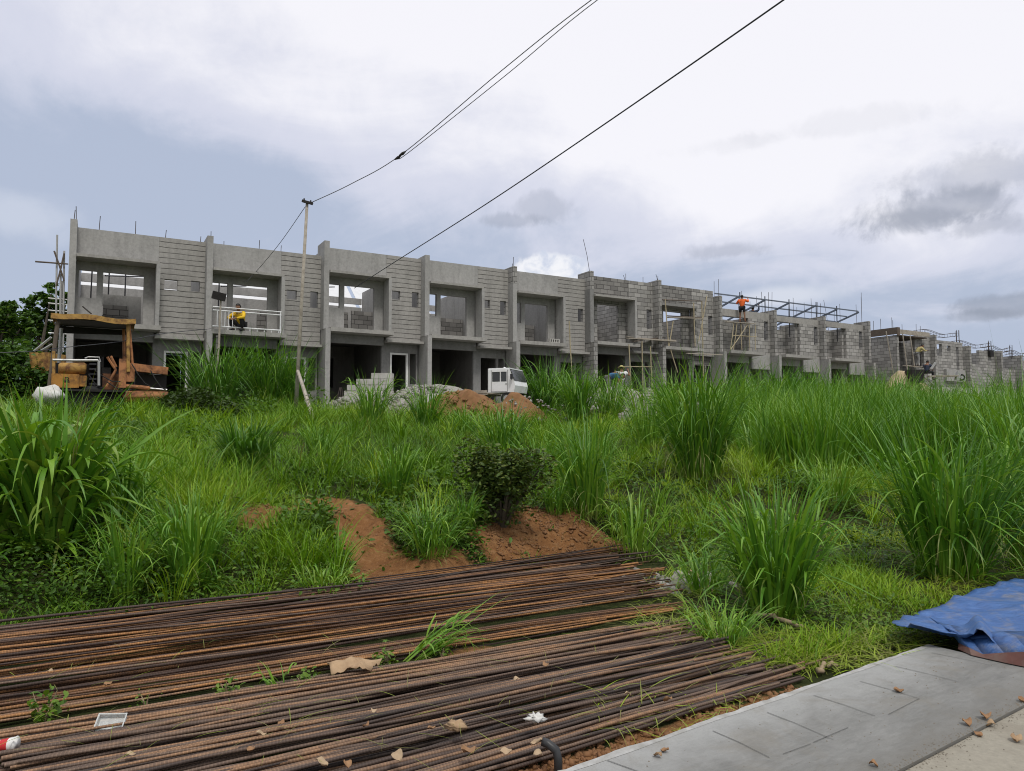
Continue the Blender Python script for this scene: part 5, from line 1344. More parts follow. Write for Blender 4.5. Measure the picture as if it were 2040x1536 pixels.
# red and white paper cup
p = level(4, 1488, .06); m = MB(); m.tube([(0, 0, 0), (.05, 0, 0), (.098, 0, 0), (.1, 0, 0)], [.032, .037, .042, .045], 20)
cup = m.build('paper_cup', mat_plain('cup_white', (.75, .74, .72), .5, .05, 10), smooth=True); cup.scale = (.8,) * 3; cup.location = (p[0] - .015, p[1], .066); cup.rotation_euler = (0, R(-4), R(6)); tag(cup, 'red and white paper cup lying on the nearer bars', 'cup')
MB().tube([(.012, 0, 0), (.06, 0, 0)], [.0338, .0383], 20, False).build('red_band', mat_plain('cup_red', (.5, .03, .035), .5, .1, 10), cup, smooth=True)
# crumpled cardboard between the piles
p = level(700, 1345, -.02); rs = np.random.default_rng(4); n = 12; k_ = np.linspace(-1, 1, n); X, Y = np.meshgrid(k_, k_)
Z = .10 * vnoise(X + 3, Y, .5, 41) + .05 * (1 - X * X) * (1 - Y * Y) + .10 * np.abs(vnoise(X, Y, .3, 42) - .5)
i = np.arange(n * n).reshape(n, n); f = np.stack([i[:-1, :-1], i[:-1, 1:], i[1:, 1:], i[1:, :-1]], -1).reshape(-1, 4)
o = np_mesh('cardboard', np.stack([X * .15 * (1 + .25 * Y), Y * .09, Z * .6], -1).reshape(-1, 3), f, M['card'], smooth=False); o.location = (*p, .0); tag(o, 'crumpled piece of brown cardboard between the two bar piles', 'cardboard'); sd = o.modifiers.new('solid', 'SOLIDIFY'); sd.thickness = .004
for (u, v, sz, mt, lb) in ((908, 1445, .05, 'card', 'scrap of yellowish printed wrapper on the nearer bars'), (1066, 1430, .045, 'sack', 'crumpled white plastic scrap on the nearer bars near the pavement')):
    lumpy('litter_scrap', mt, Vector((*level(u, v, .09), .09)), (sz, sz * .8, sz * .4), int(u), lb, 'litter', (14, 9), .5)
# black pipe stub standing in the soil
p = level(1112, 1512, 0.); ps = MB().tube([(0, 0, -.1), (0, 0, .03), (-.01, .005, .07), (-.05, .02, .095), (-.075, .03, .10)], .021, 14).build('pipe_stub', 'pipe_black', smooth=True); ps.location = (*p, -.03); tag(ps, 'black bent pipe stub rising from the soil at the pavement edge', 'pipe')
# sticks
def stick(label, a, b, r, mt='twig', seed=1, name='fallen_branch'):
    a, b = Vector(a), Vector(b); rs = np.random.default_rng(seed); pts = []
    for t in np.linspace(0, 1, 9): pts.append(a + (b - a) * t + Vector(rs.normal(0, r * .5, 3)) + Vector((0, 0, .03 * math.sin(t * 3.1))))
    ob = MB().tube([p - a for p in pts], [r * (1 - .4 * t) for t in np.linspace(0, 1, 9)], 8).build(name, mt, smooth=True); ob.location = a; return tag(ob, label, 'branch')
def gz_(u, v, dz=.03): h_ = hit(u, v); return Vector((h_[0], h_[1], h_[2] + dz))
stick('thick dry pale branch lying under the clump at the bar ends', gz_(1497, 1232, .05), gz_(1600, 1262, .03), .026, seed=3)
stick('short dry pale branch end beside the pavement edge', gz_(1630, 1350), gz_(1662, 1334), .02, seed=4)
stick('dry curled pale bark strip above the farther bar ends', gz_(1375, 1152, .08), gz_(1425, 1188, .03), .02, 'card', seed=5)
stick('long pale bamboo stick lying in the yellow-green grass', gz_(1562, 880, .12), gz_(1690, 912, .06), .035, 'bamboo', 6, 'bamboo_stick')
# crumbled earth on the bare bank, the footpath and beside the pavement
for k_, (u, v, rad_, n_, sz) in enumerate(((1085, 1062, 1.0, 800, .017), (1000, 1100, .7, 360, .014), (720, 1080, .55, 40, .010), (790, 1150, .5, 50, .010), (585, 1020, .6, 200, .016), (1160, 1090, .5, 220, .016))):
    c = hit(u, v); chunks('earth_crumbs', 'red_soil', (c[0], c[1], 0, 0, rad_, .8), n_, sz, 300 + k_, low=True)
for k_, (u, v) in enumerate(((1250, 1475), (1400, 1420), (1520, 1378), (1130, 1520))):
    c = level(u, v, -.08); chunks('earth_crumbs', 'red_soil', (c[0], c[1], 0, 0, .38, .45), 240, .014, 320 + k_, low=True)
# grit along the rough joint between pavement and road
def grit():
    r_ = np.random.default_rng(91); V, Fq = [], []
    for k_ in range(1500):
        a_ = r_.uniform(.2, 4.2); e_ = -.9 + r_.normal(0, .035) if r_.uniform() < .7 else r_.uniform(-1.9, -.15); w = PV_A + PV_D * a_ + PV_N * e_
        z_ = .0005 if e_ > -.9 else -.0135; q = r_.uniform(.0015, .006); b0 = len(V); an = r_.uniform(0, 6.28)
        for j in range(4): V.append((w[0] + math.cos(an + j * 1.57) * q * r_.uniform(.6, 1.3), w[1] + math.sin(an + j * 1.57) * q * r_.uniform(.6, 1.3), z_))
        V.append((w[0], w[1], z_ + q * .9))
        Fq += [[b0, b0 + 1, b0 + 4], [b0 + 1, b0 + 2, b0 + 4], [b0 + 2, b0 + 3, b0 + 4], [b0 + 3, b0, b0 + 4]]
    ob = np_mesh('grit', np.array(V), np.array(Fq), M['grit'], smooth=False); tag(ob, 'loose grit along the joint of pavement and road', 'grit', kind='stuff')
M['grit'] = mat_plain('grit', (.17, .15, .12), .95, .5, 60)
grit()
# grey rubble stones by the bar ends
c = hit(1320, 1165); chunks('stones', 'rubble', (c[0], c[1], 0, .0, .75, .7), 110, .04, 51, low=True)

# ------------------------------------------------------------------ vegetation
def blades(base, az, el0, L, w, bend, pw, nseg, tint, roll=None, fold=None, base_tan=0., wind=None, sharp=None):
    """vectorised grass blades: returns vertices, quads, tint. Each blade starts at base, leaves at elevation el0 and bends over by `bend`"""
    n = len(az); t = np.linspace(0, 1, nseg + 1)
    tm = (t[:-1] + t[1:]) / 2
    el = el0[:, None] - bend[:, None] * tm[None] ** pw[:, None]
    if sharp is not None: el = el - sharp[:, 1:2] / (1 + np.exp(-(tm[None] - sharp[:, 0:1]) * 18))
    azz = az[:, None] + (0 if wind is None else wind[:, None] * tm[None] ** 1.5)
    ds = L[:, None] / nseg
    step = np.stack([np.cos(el) * np.cos(azz) * ds, np.cos(el) * np.sin(azz) * ds, np.sin(el) * ds], -1)
    P = np.concatenate([np.zeros((n, 1, 3)), np.cumsum(step, 1)], 1) + base[:, None, :]
    sa = az + math.pi / 2 + (roll if roll is not None else rng.normal(0, .5, n))
    side = np.stack([np.cos(sa), np.sin(sa), np.zeros(n)], -1)
    prof = np.clip(.45 + 2.2 * t, 0, 1) * (1 - t ** 1.9) ** .9 + .02
    W = side[:, None, :] * (w[:, None] * prof[None])[..., None] / 2
    if fold is None: V = np.stack([P - W, P + W], 2); c = 2
    else:
        up = np.array([0, 0, 1.]); mid = P - up * (w[:, None] * prof[None] * fold)[..., None] * np.cos(np.concatenate([el, el[:, -1:]], 1))[..., None]
        V = np.stack([P - W, mid, P + W], 2); c = 3
    m = nseg + 1
    idx = np.arange(n * m * c).reshape(n, m, c)
    Fq = np.stack([idx[:, :-1, :-1], idx[:, :-1, 1:], idx[:, 1:, 1:], idx[:, 1:, :-1]], -1).reshape(-1, 4)
    tt = tint[:, None] + np.where(t[None] < .22, base_tan * (1 - t[None] / .22), 0)
    T = np.repeat(np.clip(tt, 0, 1)[..., None], c, 2)
    return V.reshape(-1, 3), Fq, T.reshape(-1)
def merge(parts):
    V, Fq, T, k = [], [], [], 0
    for v, f, t in parts: V.append(v); Fq.append(f + k); T.append(t); k += len(v)
    return np.concatenate(V), np.concatenate(Fq), np.concatenate(T)
def cane_clump(h, rad, n, wide=.028, tint=(.35, .16), spread=.35, dead=.12, seed=0, lean=(0, 0), broad=False, arch=1.0, tanbase=.5):
    """tall clumping grass: upright leafy stalks, arching leaves with tips that fold over, dry leaves at the foot"""
    global rng
    keep = rng; rng = np.random.default_rng(seed + 1000)
    out = []
    def basepts(k, rr): 
        r = rad * rr * np.sqrt(rng.uniform(0, 1, k)); a = rng.uniform(0, 2 * math.pi, k)
        return np.stack([r * np.cos(a), r * np.sin(a), np.full(k, -.03)], -1), a, r
    def dirs(a, k, s_):
        x = np.cos(a) * s_ + rng.normal(0, s_ * .55, k) + lean[0]; y = np.sin(a) * s_ + rng.normal(0, s_ * .55, k) + lean[1]
        return np.arctan2(y, x), np.clip(np.arctan2(1, np.hypot(x, y)), .25, 1.55)
    # upright leaves rising straight from the crown
    k = int(n * .62); b, a, r = basepts(k, 1.); az, el = dirs(a, k, spread * (.35 + .65 * rng.uniform(0, 1, k)))
    L = h * rng.uniform(.62, 1.12, k) / np.clip(np.sin(el), .6, 1)
    sh = np.stack([rng.uniform(.42, .78, k), np.where(rng.uniform(0, 1, k) < (.42 if broad else .22), rng.uniform(1.2, 2.2, k), 0)], -1)
    out.append(blades(b, az, el, L, wide * rng.uniform(.55, 1.15, k), rng.uniform(.05, .75, k) * arch, rng.uniform(1.6, 3.2, k), 12, np.clip(rng.normal(tint[0], tint[1], k), 0, .8), fold=.28, base_tan=tanbase, sharp=sh, wind=rng.normal(0, .25, k)))
    # leaves leaving stalks part way up and arching outwards
    k = int(n * .5); b, a, r = basepts(k, .9); az, el = dirs(a, k, spread * .6); hh = h * rng.uniform(.12, .62, k)
    b = b + np.stack([np.cos(az) * hh / np.tan(el), np.sin(az) * hh / np.tan(el), hh], -1)
    az = az + rng.normal(0, .6, k); L = h * rng.uniform(.28, .55, k)
    out.append(blades(b, az, rng.uniform(.75, 1.35, k), L, wide * rng.uniform(.6, 1.2, k), rng.uniform(.9, 2.3, k) * arch, rng.uniform(1., 2., k), 8, np.clip(rng.normal(tint[0] + .1, tint[1], k), 0, .82), fold=.28, wind=rng.normal(0, .4, k)))
    # low skirt
    k = int(n * .3 * max(.15, 1 - 2.2 * dead)); b, a, r = basepts(k, 1.15); az = a + rng.normal(0, .5, k)
    out.append(blades(b, az, rng.uniform(.35, 1.1, k), h * rng.uniform(.2, .5, k), wide * rng.uniform(.5, .9, k), rng.uniform(.7, 1.7, k), rng.uniform(.9, 1.8, k), 7, np.clip(rng.normal(tint[0], tint[1], k), 0, .8), fold=.25, base_tan=.3))
    k = int(n * dead)
    if k:
        b, a, r = basepts(k, 1.3); az = a + rng.normal(0, .5, k); hh = h * rng.uniform(0, .34, k); b[:, 2] += hh; b[:, :2] += b[:, :2] * (hh / h * 1.1)[:, None]
        out.append(blades(b, az, rng.uniform(-.3, 1.0, k), h * rng.uniform(.15, .38, k), wide * rng.uniform(.3, .6, k), rng.uniform(1., 2.4, k), rng.uniform(.7, 1.5, k), 6, rng.uniform(.8, 1., k), fold=.2))
    k = max(3, int(n * .05)); b, a, r = basepts(k, .9); az, el = dirs(a, k, spread * .5)
    out.append(blades(b, az, el, h * rng.uniform(.7, 1.22, k), wide * rng.uniform(.14, .26, k), rng.uniform(0, .5, k), rng.uniform(1.5, 3, k), 7, rng.uniform(.72, .98, k)))
    rng = keep
    return merge(out)
CLUMPS = []
def clump(label, u, v, vt, wpx, style='cane', seed=0, n=None, Y=None, name='grass_clump', lean=(0, 0), **kw):
    p = hit(u, v)
    if Y is not None: q_ = at(u, v, Y); p = np.array([q_.x, Y, float(terrain(q_.x, Y))])
    h = (v - vt) / F * p[1] * 1.04 if Y is None else at(u, vt, Y).z - p[2]
    if vt < 775: h *= 1.13
    W_ = wpx / F * p[1]
    CLUMPS.append((p[0], p[1], W_))
    spread = np.clip((W_ / 2) / max(h, .2) * .72, .12, 1.1); rad = min(W_ * .17, .45)
    n = n or int(np.clip(170 * (wpx / 120) ** 1.0, 110, 520))
    kw.setdefault('wide', float(np.clip(.022 + .0003 * 0, .015, .03)))
    v_, f_, t_ = cane_clump(h, rad, n, spread=spread, seed=seed, lean=lean, **kw)
    ob = np_mesh(name, v_, f_, M['cane' if style == 'cane' else 'grass'], {'tint': t_}); ob.location = p
    return tag(ob, label, 'grass clump', 'clumps of tall grass')
# the prominent clumps, front to back
clump('very large broad-leaved clump filling the left edge below the yellow machine', 95, 1085, 775, 300, seed=1, n=330, wide=.085, broad=True, tint=(.46, .17), dead=.04, tanbase=.1, arch=1.25)
clump('broad-leaved clump cut by the left border, beside the very large one', -40, 1110, 800, 230, seed=2, n=170, wide=.08, broad=True, tint=(.40, .17), dead=.05, tanbase=.1)
clump('loose arching clump just right of the very large left one', 235, 1050, 880, 210, seed=3, n=150, wide=.03, tint=(.42, .14), dead=.03, arch=1.5, tanbase=.1)
clump('mid-green clump of slim leaves in front of the dug earth hole', 380, 1160, 965, 210, seed=4, n=230, wide=.026, tint=(.42, .14), dead=.05, arch=1.3, tanbase=.15)
clump('slim clump standing between the left edge weeds and the farther bars', 250, 1190, 1010, 150, seed=5, n=130, wide=.02, tint=(.45, .14), dead=.06, arch=1.2)
clump('flattened pale clump lying against the farther bars left of the footpath', 640, 1185, 1110, 190, seed=6, n=150, wide=.020, tint=(.62, .14), dead=.2, arch=1.6)
clump('dark rounded clump in the middle of the left slope', 490, 945, 822, 150, seed=7, n=330, wide=.034, tint=(.18, .12), dead=.10)
clump('tall clump growing at the blade of the yellow machine', 430, 818, 684, 215, seed=8, n=380, wide=.045, tint=(.28, .16), dead=.14)
clump('tall clump under the white railing balcony, left of the pole', 535, 816, 684, 190, seed=9, n=360, wide=.045, tint=(.30, .16), dead=.12)
clump('upright fan-shaped clump in front of the stacked blocks', 742, 852, 748, 105, seed=10, n=150, wide=.034, tint=(.45, .15), dead=.08)
clump('upright clump before the low rubble heap, left of the red earth', 848, 856, 758, 110, seed=11, n=170, wide=.034, tint=(.36, .15), dead=.06)
clump('wide loose clump below the red earth heap', 1000, 905, 792, 170, seed=12, n=230, wide=.03, tint=(.40, .14), dead=.05)
clump('dense dark clump hiding the front of the white truck', 1092, 822, 718, 140, seed=13, n=300, wide=.05, tint=(.24, .14), dead=.05, arch=1.3)
clump('tall slender clump right of the dark shrub', 1168, 1030, 800, 170, seed=14, n=250, wide=.026, tint=(.40, .14), dead=.22)
clump('bright clump in front of the people in blue and white', 1215, 832, 742, 120, seed=15, n=220, wide=.045, tint=(.38, .15), dead=.05)
clump('big fountain-like clump with a brown dead skirt in mid meadow', 1392, 955, 738, 215, seed=16, n=460, wide=.032, tint=(.36, .16), dead=.42)
clump('half-cut clump with a yellow foot and drooping leaves at the farther bar ends', 1262, 1110, 958, 200, seed=17, n=110, wide=.024, tint=(.55, .14), dead=.25, arch=1.5, tanbase=.4)
clump('large clump on the pavement side of the nearer bar ends', 1545, 1225, 955, 270, seed=18, n=330, wide=.034, tint=(.38, .14), dead=.16, tanbase=.4)
clump('very large tall clump behind the blue tarpaulin', 1895, 1150, 822, 310, seed=19, n=420, wide=.036, tint=(.36, .14), dead=.16, tanbase=.35)
clump('tall clump cut by the right border, behind the tarpaulin', 2075, 1130, 770, 300, seed=20, n=260, wide=.036, tint=(.33, .14), dead=.25)
clump('yellow-green clump between the two largest clumps on the right', 1660, 1010, 892, 190, seed=21, n=220, wide=.024, tint=(.56, .13), dead=.08)
clump('low arching tuft where the nearer bars end', 1440, 1285, 1178, 210, seed=22, n=140, wide=.018, tint=(.50, .14), dead=.06, arch=1.8)
clump('bushy clump leaning over the farther bar ends', 1405, 1180, 1075, 190, seed=23, n=140, wide=.022, tint=(.42, .14), dead=.08, arch=1.4)
clump('bright clump behind the fountain-like clump, on its left', 1290, 900, 760, 130, seed=24, n=190, wide=.032, tint=(.52, .14), dead=.05)
clump('clump right of the fountain-like clump, against its shoulder', 1478, 872, 742, 120, seed=25, n=190, wide=.04, tint=(.48, .14), dead=.06)
clump('small leaning clump growing between the two bar piles', 812, 1318, 1190, 120, seed=26, n=46, wide=.022, tint=(.50, .14), dead=.10, lean=(1.25, .25), arch=1.3)
clump('few bent blades between the bar piles left of the cardboard', 560, 1392, 1310, 110, seed=27, n=16, wide=.02, tint=(.52, .14), dead=.1, lean=(-.3, 0), arch=1.4)
clump('medium clump on the slope above the footpath', 640, 905, 835, 120, seed=28, n=170, wide=.026, tint=(.42, .14), dead=.04)
clump('medium clump of fresh leaves left of the dark shrub', 790, 985, 868, 130, seed=29, n=170, wide=.024, tint=(.44, .14), dead=.03)
clump('fine-leaved clump below the dark shrub on its left', 860, 1105, 985, 190, seed=30, n=220, wide=.02, tint=(.42, .14), dead=.04, arch=1.3)
clump('short ragged clump at the foot of the dark round shrub, on its left', 925, 1052, 965, 90, seed=33, n=110, wide=.02, tint=(.36, .14), dead=.1)
clump('short ragged clump on top of the red earth bank, right of the dark shrub', 1105, 1022, 940, 90, seed=34, n=110, wide=.02, tint=(.4, .14), dead=.15)
clump('fresh clump in the meadow left of the half-cut one', 1075, 960, 850, 130, seed=31, n=150, wide=.024, tint=(.42, .14), dead=.04)
for k, (u, v, vt, w, tn, lb) in enumerate(((1560, 868, 738, 120, .26, 'dark tall clump at the left end of the far grass ridge'), (1640, 862, 742, 130, .32, 'tall clump second from the left on the far grass ridge'), (1715, 862, 748, 130, .34, 'tall clump in the middle of the far grass ridge'),
                                          (1790, 858, 752, 130, .36, 'tall clump right of the middle on the far grass ridge'), (1868, 848, 760, 120, .40, 'clump below the handcart on the far grass ridge'), (1950, 848, 752, 130, .42, 'yellowish clump near the right end of the far grass ridge'), (2025, 850, 748, 120, .42, 'clump cut by the right border on the far grass ridge'),
                                          (1850, 950, 862, 150, .5, 'yellow-green clump behind the very large right clump'), (2010, 930, 800, 150, .46, 'clump rising behind the very large right clump near the border'), (1745, 930, 862, 120, .5, 'low bright clump right of the bamboo stick'))):
    clump(lb, u, v, vt, w, seed=60 + k, n=230 if vt < 800 else 150, wide=.042 if vt < 770 else .03, tint=(tn, .14), dead=.06)

for k, (u, v, vt, w, tn, lb) in enumerate(((365, 812, 712, 110, .26, 'dark clump behind the tip of the orange blade'), (478, 812, 700, 130, .30, 'clump in front of the lamp post, between the two tall ones under the railing balcony'), (585, 818, 716, 100, .34, 'clump round the foot of the pale pole'),
                                          (1530, 850, 742, 110, .3, 'clump at the back left of the far grass ridge'), (1600, 848, 745, 120, .33, 'clump at the back of the far grass ridge, below the plaster band'), (1680, 846, 748, 120, .36, 'clump at the back of the far grass ridge, below the red board'), (1755, 846, 752, 120, .4, 'clump at the back of the far grass ridge, below the sand heap'),
                                          (1345, 872, 752, 110, .5, 'bright clump close behind the fountain-like clump'), (1435, 885, 760, 110, .5, 'bright clump behind the right shoulder of the fountain-like clump'), (925, 868, 800, 100, .45, 'low fresh clump at the foot of the red earth heap'), (1150, 850, 742, 100, .36, 'clump right of the dense dark clump that hides the truck'))):
    clump(lb, u, v, vt, w, seed=90 + k, n=260 if vt < 770 else 150, wide=.045 if vt < 770 else .03, tint=(tn, .14), dead=.08)
def tall_mass():
    N = 1500
    u = rng.uniform(1440, 2700, N); Y = rng.uniform(15.5, 24.5, N); X = (u - 1020) / F * Y
    q = X * DN[0] + Y * DN[1]; k_ = (q > 8) & (q < 22.5) & (u > 1500 - (Y - 15) * 6); X, Y = X[k_], Y[k_]; N = len(X)
    idx = np.repeat(np.arange(N), 26); n = len(idx); a = rng.uniform(0, 2 * math.pi, n); r = .28 * np.sqrt(rng.uniform(0, 1, n))
    bx, by = X[idx] + r * np.cos(a), Y[idx] + r * np.sin(a); b = np.stack([bx, by, terrain(bx, by) - .03], -1)
    top = EYE + (855 - 757) / F * Y - terrain(X, Y); hh = np.clip(top * (.72 + .45 * vnoise(X, Y, 1.2, 71)), .5, 2.6)
    L = hh[idx] * rng.uniform(.55, 1.12, n); tone = .30 + .3 * vnoise(X, Y, 2.2, 72)
    v, f, t = blades(b, a + rng.normal(0, .8, n), math.pi / 2 - rng.uniform(.05, .45, n), L, rng.uniform(.02, .045, n), rng.uniform(.1, 1.0, n), rng.uniform(1.3, 3, n), 6, np.clip(tone[idx] + rng.normal(0, .12, n), 0, .8), base_tan=.3)
    o = np_mesh('tall_grass', v, f, M['cane'], {'tint': t}); tag(o, 'tall cane grass massed along the far ridge at the right', 'grass', kind='stuff')
tall_mass()

# meadow grass: tufts of fine blades over the whole slope, one mass
def meadow():
    N = 15500
    u = rng.uniform(-420, 2460, N); Y = 3.2 + (26.5 - 3.2) * rng.uniform(0, 1, N) ** 1.05
    X = (u - 1020) / F * Y
    q = X * DN[0] + Y * DN[1]; s = (X - ROW0[0]) * DX[0] + (Y - ROW0[1]) * DX[1]
    e = (X - PV_A[0]) * PV_N[0] + (Y - PV_A[1]) * PV_N[1]; al = (X - PV_A[0]) * PV_D[0] + (Y - PV_A[1]) * PV_D[1]
    keep = (q < 25.3 - np.where(X > -6, 1.2, 0)) & (~in_quad(X, Y, PILE_A, .02)) & (~in_quad(X, Y, PILE_B, .05))
    near_piles = q < 7.0
    keep &= (~near_piles) | ((e > .35) & (al > 1.7) & (X > 1.6))
    sm = soil_mask(X, Y); keep &= rng.uniform(0, 1, N) > np.clip(sm * 1.25, 0, 1)
    keep &= ~((al > 4.0) & (e < 1.0) & (q < 5.3) & (X > 2.6) & (e < .2 + .0 * X))
    X, Y, q = X[keep], Y[keep], q[keep]; N = len(X)
    bare = vnoise(X, Y, 1.3, 51)
    hgt = (.10 + .46 * np.clip(vnoise(X, Y, 1.1, 52) * 1.7 - .45, 0, 1) + .1 * vnoise(X, Y, .4, 53)) * np.clip((q - 6.2) / 4, .55, 1)
    hgt = hgt * rng.choice([.5, .75, 1., 1., 1.25, 1.5], N)
    for (cx, cy, cw) in CLUMPS:      # shorter grass round the foot of each clump
        d_ = np.hypot(X - cx, Y - cy); hgt = hgt * np.where(d_ < cw * .42 + .15, .35, 1.)
    hgt = hgt * np.where(X > 1.2, .72, 1.)
    tone = .10 + .50 * vnoise(X, Y, 1.9, 54) + .17 * np.clip(X / 3, 0, 1) + .12 * (vnoise(X, Y, .5, 55) - .5) + .10 * np.clip((X - 2) / 6, -.5, 1)
    kb = np.where(Y < 9, 24, np.where(Y < 15, 19, 15)).astype(int)
    idx = np.repeat(np.arange(N), kb); n = len(idx)
    a = rng.uniform(0, 2 * math.pi, n); r = (.05 + .012 * Y[idx]) * np.sqrt(rng.uniform(0, 1, n))
    bx, by = X[idx] + r * np.cos(a), Y[idx] + r * np.sin(a)
    b = np.stack([bx, by, terrain(bx, by) - .02], -1)
    sp = rng.uniform(.15, .75, n)
    L = hgt[idx] * rng.uniform(.55, 1.3, n)
    w = (.0045 + .00052 * Y[idx]) * rng.uniform(.7, 1.5, n)
    tint = np.clip(tone[idx] + rng.normal(0, .10, n), 0, .78); dry = rng.uniform(0, 1, n) < .035; tint[dry] = rng.uniform(.8, 1, dry.sum())
    v, f, t = blades(b, a + rng.normal(0, .8, n), math.pi / 2 - sp, L, w, rng.uniform(.3, 1.7, n), rng.uniform(1., 2.2, n), 4, tint, base_tan=.08)
    # larger arching tufts standing out of it
    big = np.where((rng.uniform(0, 1, N) < .075) & (q > 7.4))[0]; kb2 = 26; idx = np.repeat(big, kb2); n = len(idx)
    a = rng.uniform(0, 2 * math.pi, n); r = .09 * np.sqrt(rng.uniform(0, 1, n)); bx, by = X[idx] + r * np.cos(a), Y[idx] + r * np.sin(a)
    b = np.stack([bx, by, terrain(bx, by) - .02], -1); sz_ = rng.uniform(.35, .8, N)
    for (cx, cy, cw) in CLUMPS: sz_ = np.where(np.hypot(X - cx, Y - cy) < cw * .35, .3, sz_)
    tb = np.clip(.22 + .42 * vnoise(X, Y, 1.9, 61) + rng.normal(0, .08, N), .1, .75)
    v2, f2, t2 = blades(b, a + rng.normal(0, .35, n), math.pi / 2 - rng.uniform(.08, .6, n), sz_[idx] * rng.uniform(.6, 1.2, n), (.007 + .0007 * Y[idx]) * rng.uniform(.7, 1.4, n), rng.uniform(.6, 2.2, n), rng.uniform(1.2, 2.4, n), 6, np.clip(tb[idx] + rng.normal(0, .10, n), 0, .8), base_tan=.1)
    v, f, t = merge([(v, f, t), (v2, f2, t2)])
    o = np_mesh('meadow_grass', v, f, M['grass'], {'tint': t}); tag(o, 'fine green grass covering the slope', 'grass', kind='stuff')
meadow()

def straw():
    r_ = np.random.default_rng(88); P = []
    for (u0, u1, v0, v1, n) in ((1440, 1860, 1262, 1335, 1500), (1270, 1420, 1150, 1290, 700), (1180, 1500, 1380, 1470, 160), (1850, 1960, 1150, 1190, 260), (560, 720, 1165, 1200, 200)):
        for k in range(n):
            w = level(r_.uniform(u0, u1), r_.uniform(v0, v1), -.06)
            e = (w - PV_A) @ PV_N
            if e > .03: P.append((w[0], w[1], float(terrain(w[0], w[1])) + r_.uniform(.01, .07)))
    b = np.array(P); n = len(b)
    v, f, t = blades(b, r_.uniform(0, 6.28, n), r_.uniform(-.1, .5, n), r_.uniform(.10, .34, n), r_.uniform(.004, .012, n), r_.uniform(.2, 1.2, n), r_.uniform(1, 2, n), 4, np.clip(r_.normal(.84, .12, n), .5, 1))
    o = np_mesh('dry_straw', v, f, M['grass'], {'tint': t}); tag(o, 'dry pale straw and cut grass at the pavement side', 'straw', kind='stuff')
    # straws and stems lying over the bars, one thin mass
    P = []
    for k in range(260):
        u, v = r_.uniform(0, 1500), r_.uniform(1230, 1520); w = level(u, v, .08)
        if in_quad(w[0], w[1], PILE_A) or in_quad(w[0], w[1], PILE_B): P.append((*w, .075 + r_.uniform(0, .03)))
    b = np.array(P); n = len(b)
    v, f, t = blades(b, r_.uniform(0, 6.28, n), r_.uniform(-.05, .25, n), r_.uniform(.06, .28, n), r_.uniform(.002, .006, n), r_.uniform(.0, .6, n), r_.uniform(1, 2, n), 5, np.clip(r_.normal(.93, .08, n), .7, 1))
    o = np_mesh('straw_litter', v, f, M['grass'], {'tint': t}); tag(o, 'thin straws and grass stems scattered over the steel bars', 'straw', kind='stuff')
straw()

# broad-leaved weeds and creepers
def leaf_cloud(P, size, normal_up=.5, tint=(.4, .2), aspect=.62, seed=0):
    r = np.random.default_rng(seed); n = len(P)
    d = r.normal(0, 1, (n, 3)); d[:, 2] *= .45; d /= np.linalg.norm(d, axis=1)[:, None]
    nn = r.normal(0, 1, (n, 3)); nn[:, 2] = np.abs(nn[:, 2]) + normal_up * 2; s_ = np.cross(d, nn); s_ /= np.linalg.norm(s_, axis=1)[:, None]
    up = np.cross(s_, d)
    L = size * r.uniform(.55, 1.3, n)[:, None]; W_ = L * aspect / 2
    base = P - d * L / 2
    V = np.stack([base, base + d * L * .32 - s_ * W_ * .85 + up * W_ * .25, base + d * L * .32 + s_ * W_ * .85 + up * W_ * .25, base + d * L * .7 - s_ * W_ * .72 + up * W_ * .18, base + d * L * .7 + s_ * W_ * .72 + up * W_ * .18, base + d * L - up * W_ * .35, base + d * L * .34, base + d * L * .7 - up * W_ * .05], 1)
    i = np.arange(n)[:, None] * 8
    Fq = np.concatenate([i + np.array([q]) for q in ((0, 6, 1, 1), (6, 7, 3, 1), (7, 5, 3, 3), (0, 2, 6, 6), (6, 2, 4, 7), (7, 4, 5, 5))], 0)
    # degenerate quads avoided: triangles as separate list
    tri = np.concatenate([i + np.array([q]) for q in ((0, 6, 1), (6, 7, 3), (6, 3, 1), (7, 5, 3), (0, 2, 6), (6, 2, 4), (6, 4, 7), (7, 4, 5))], 0)
    t = np.repeat(np.clip(r.normal(tint[0], tint[1], n), 0, .85), 8)
    return V.reshape(-1, 3), tri, t
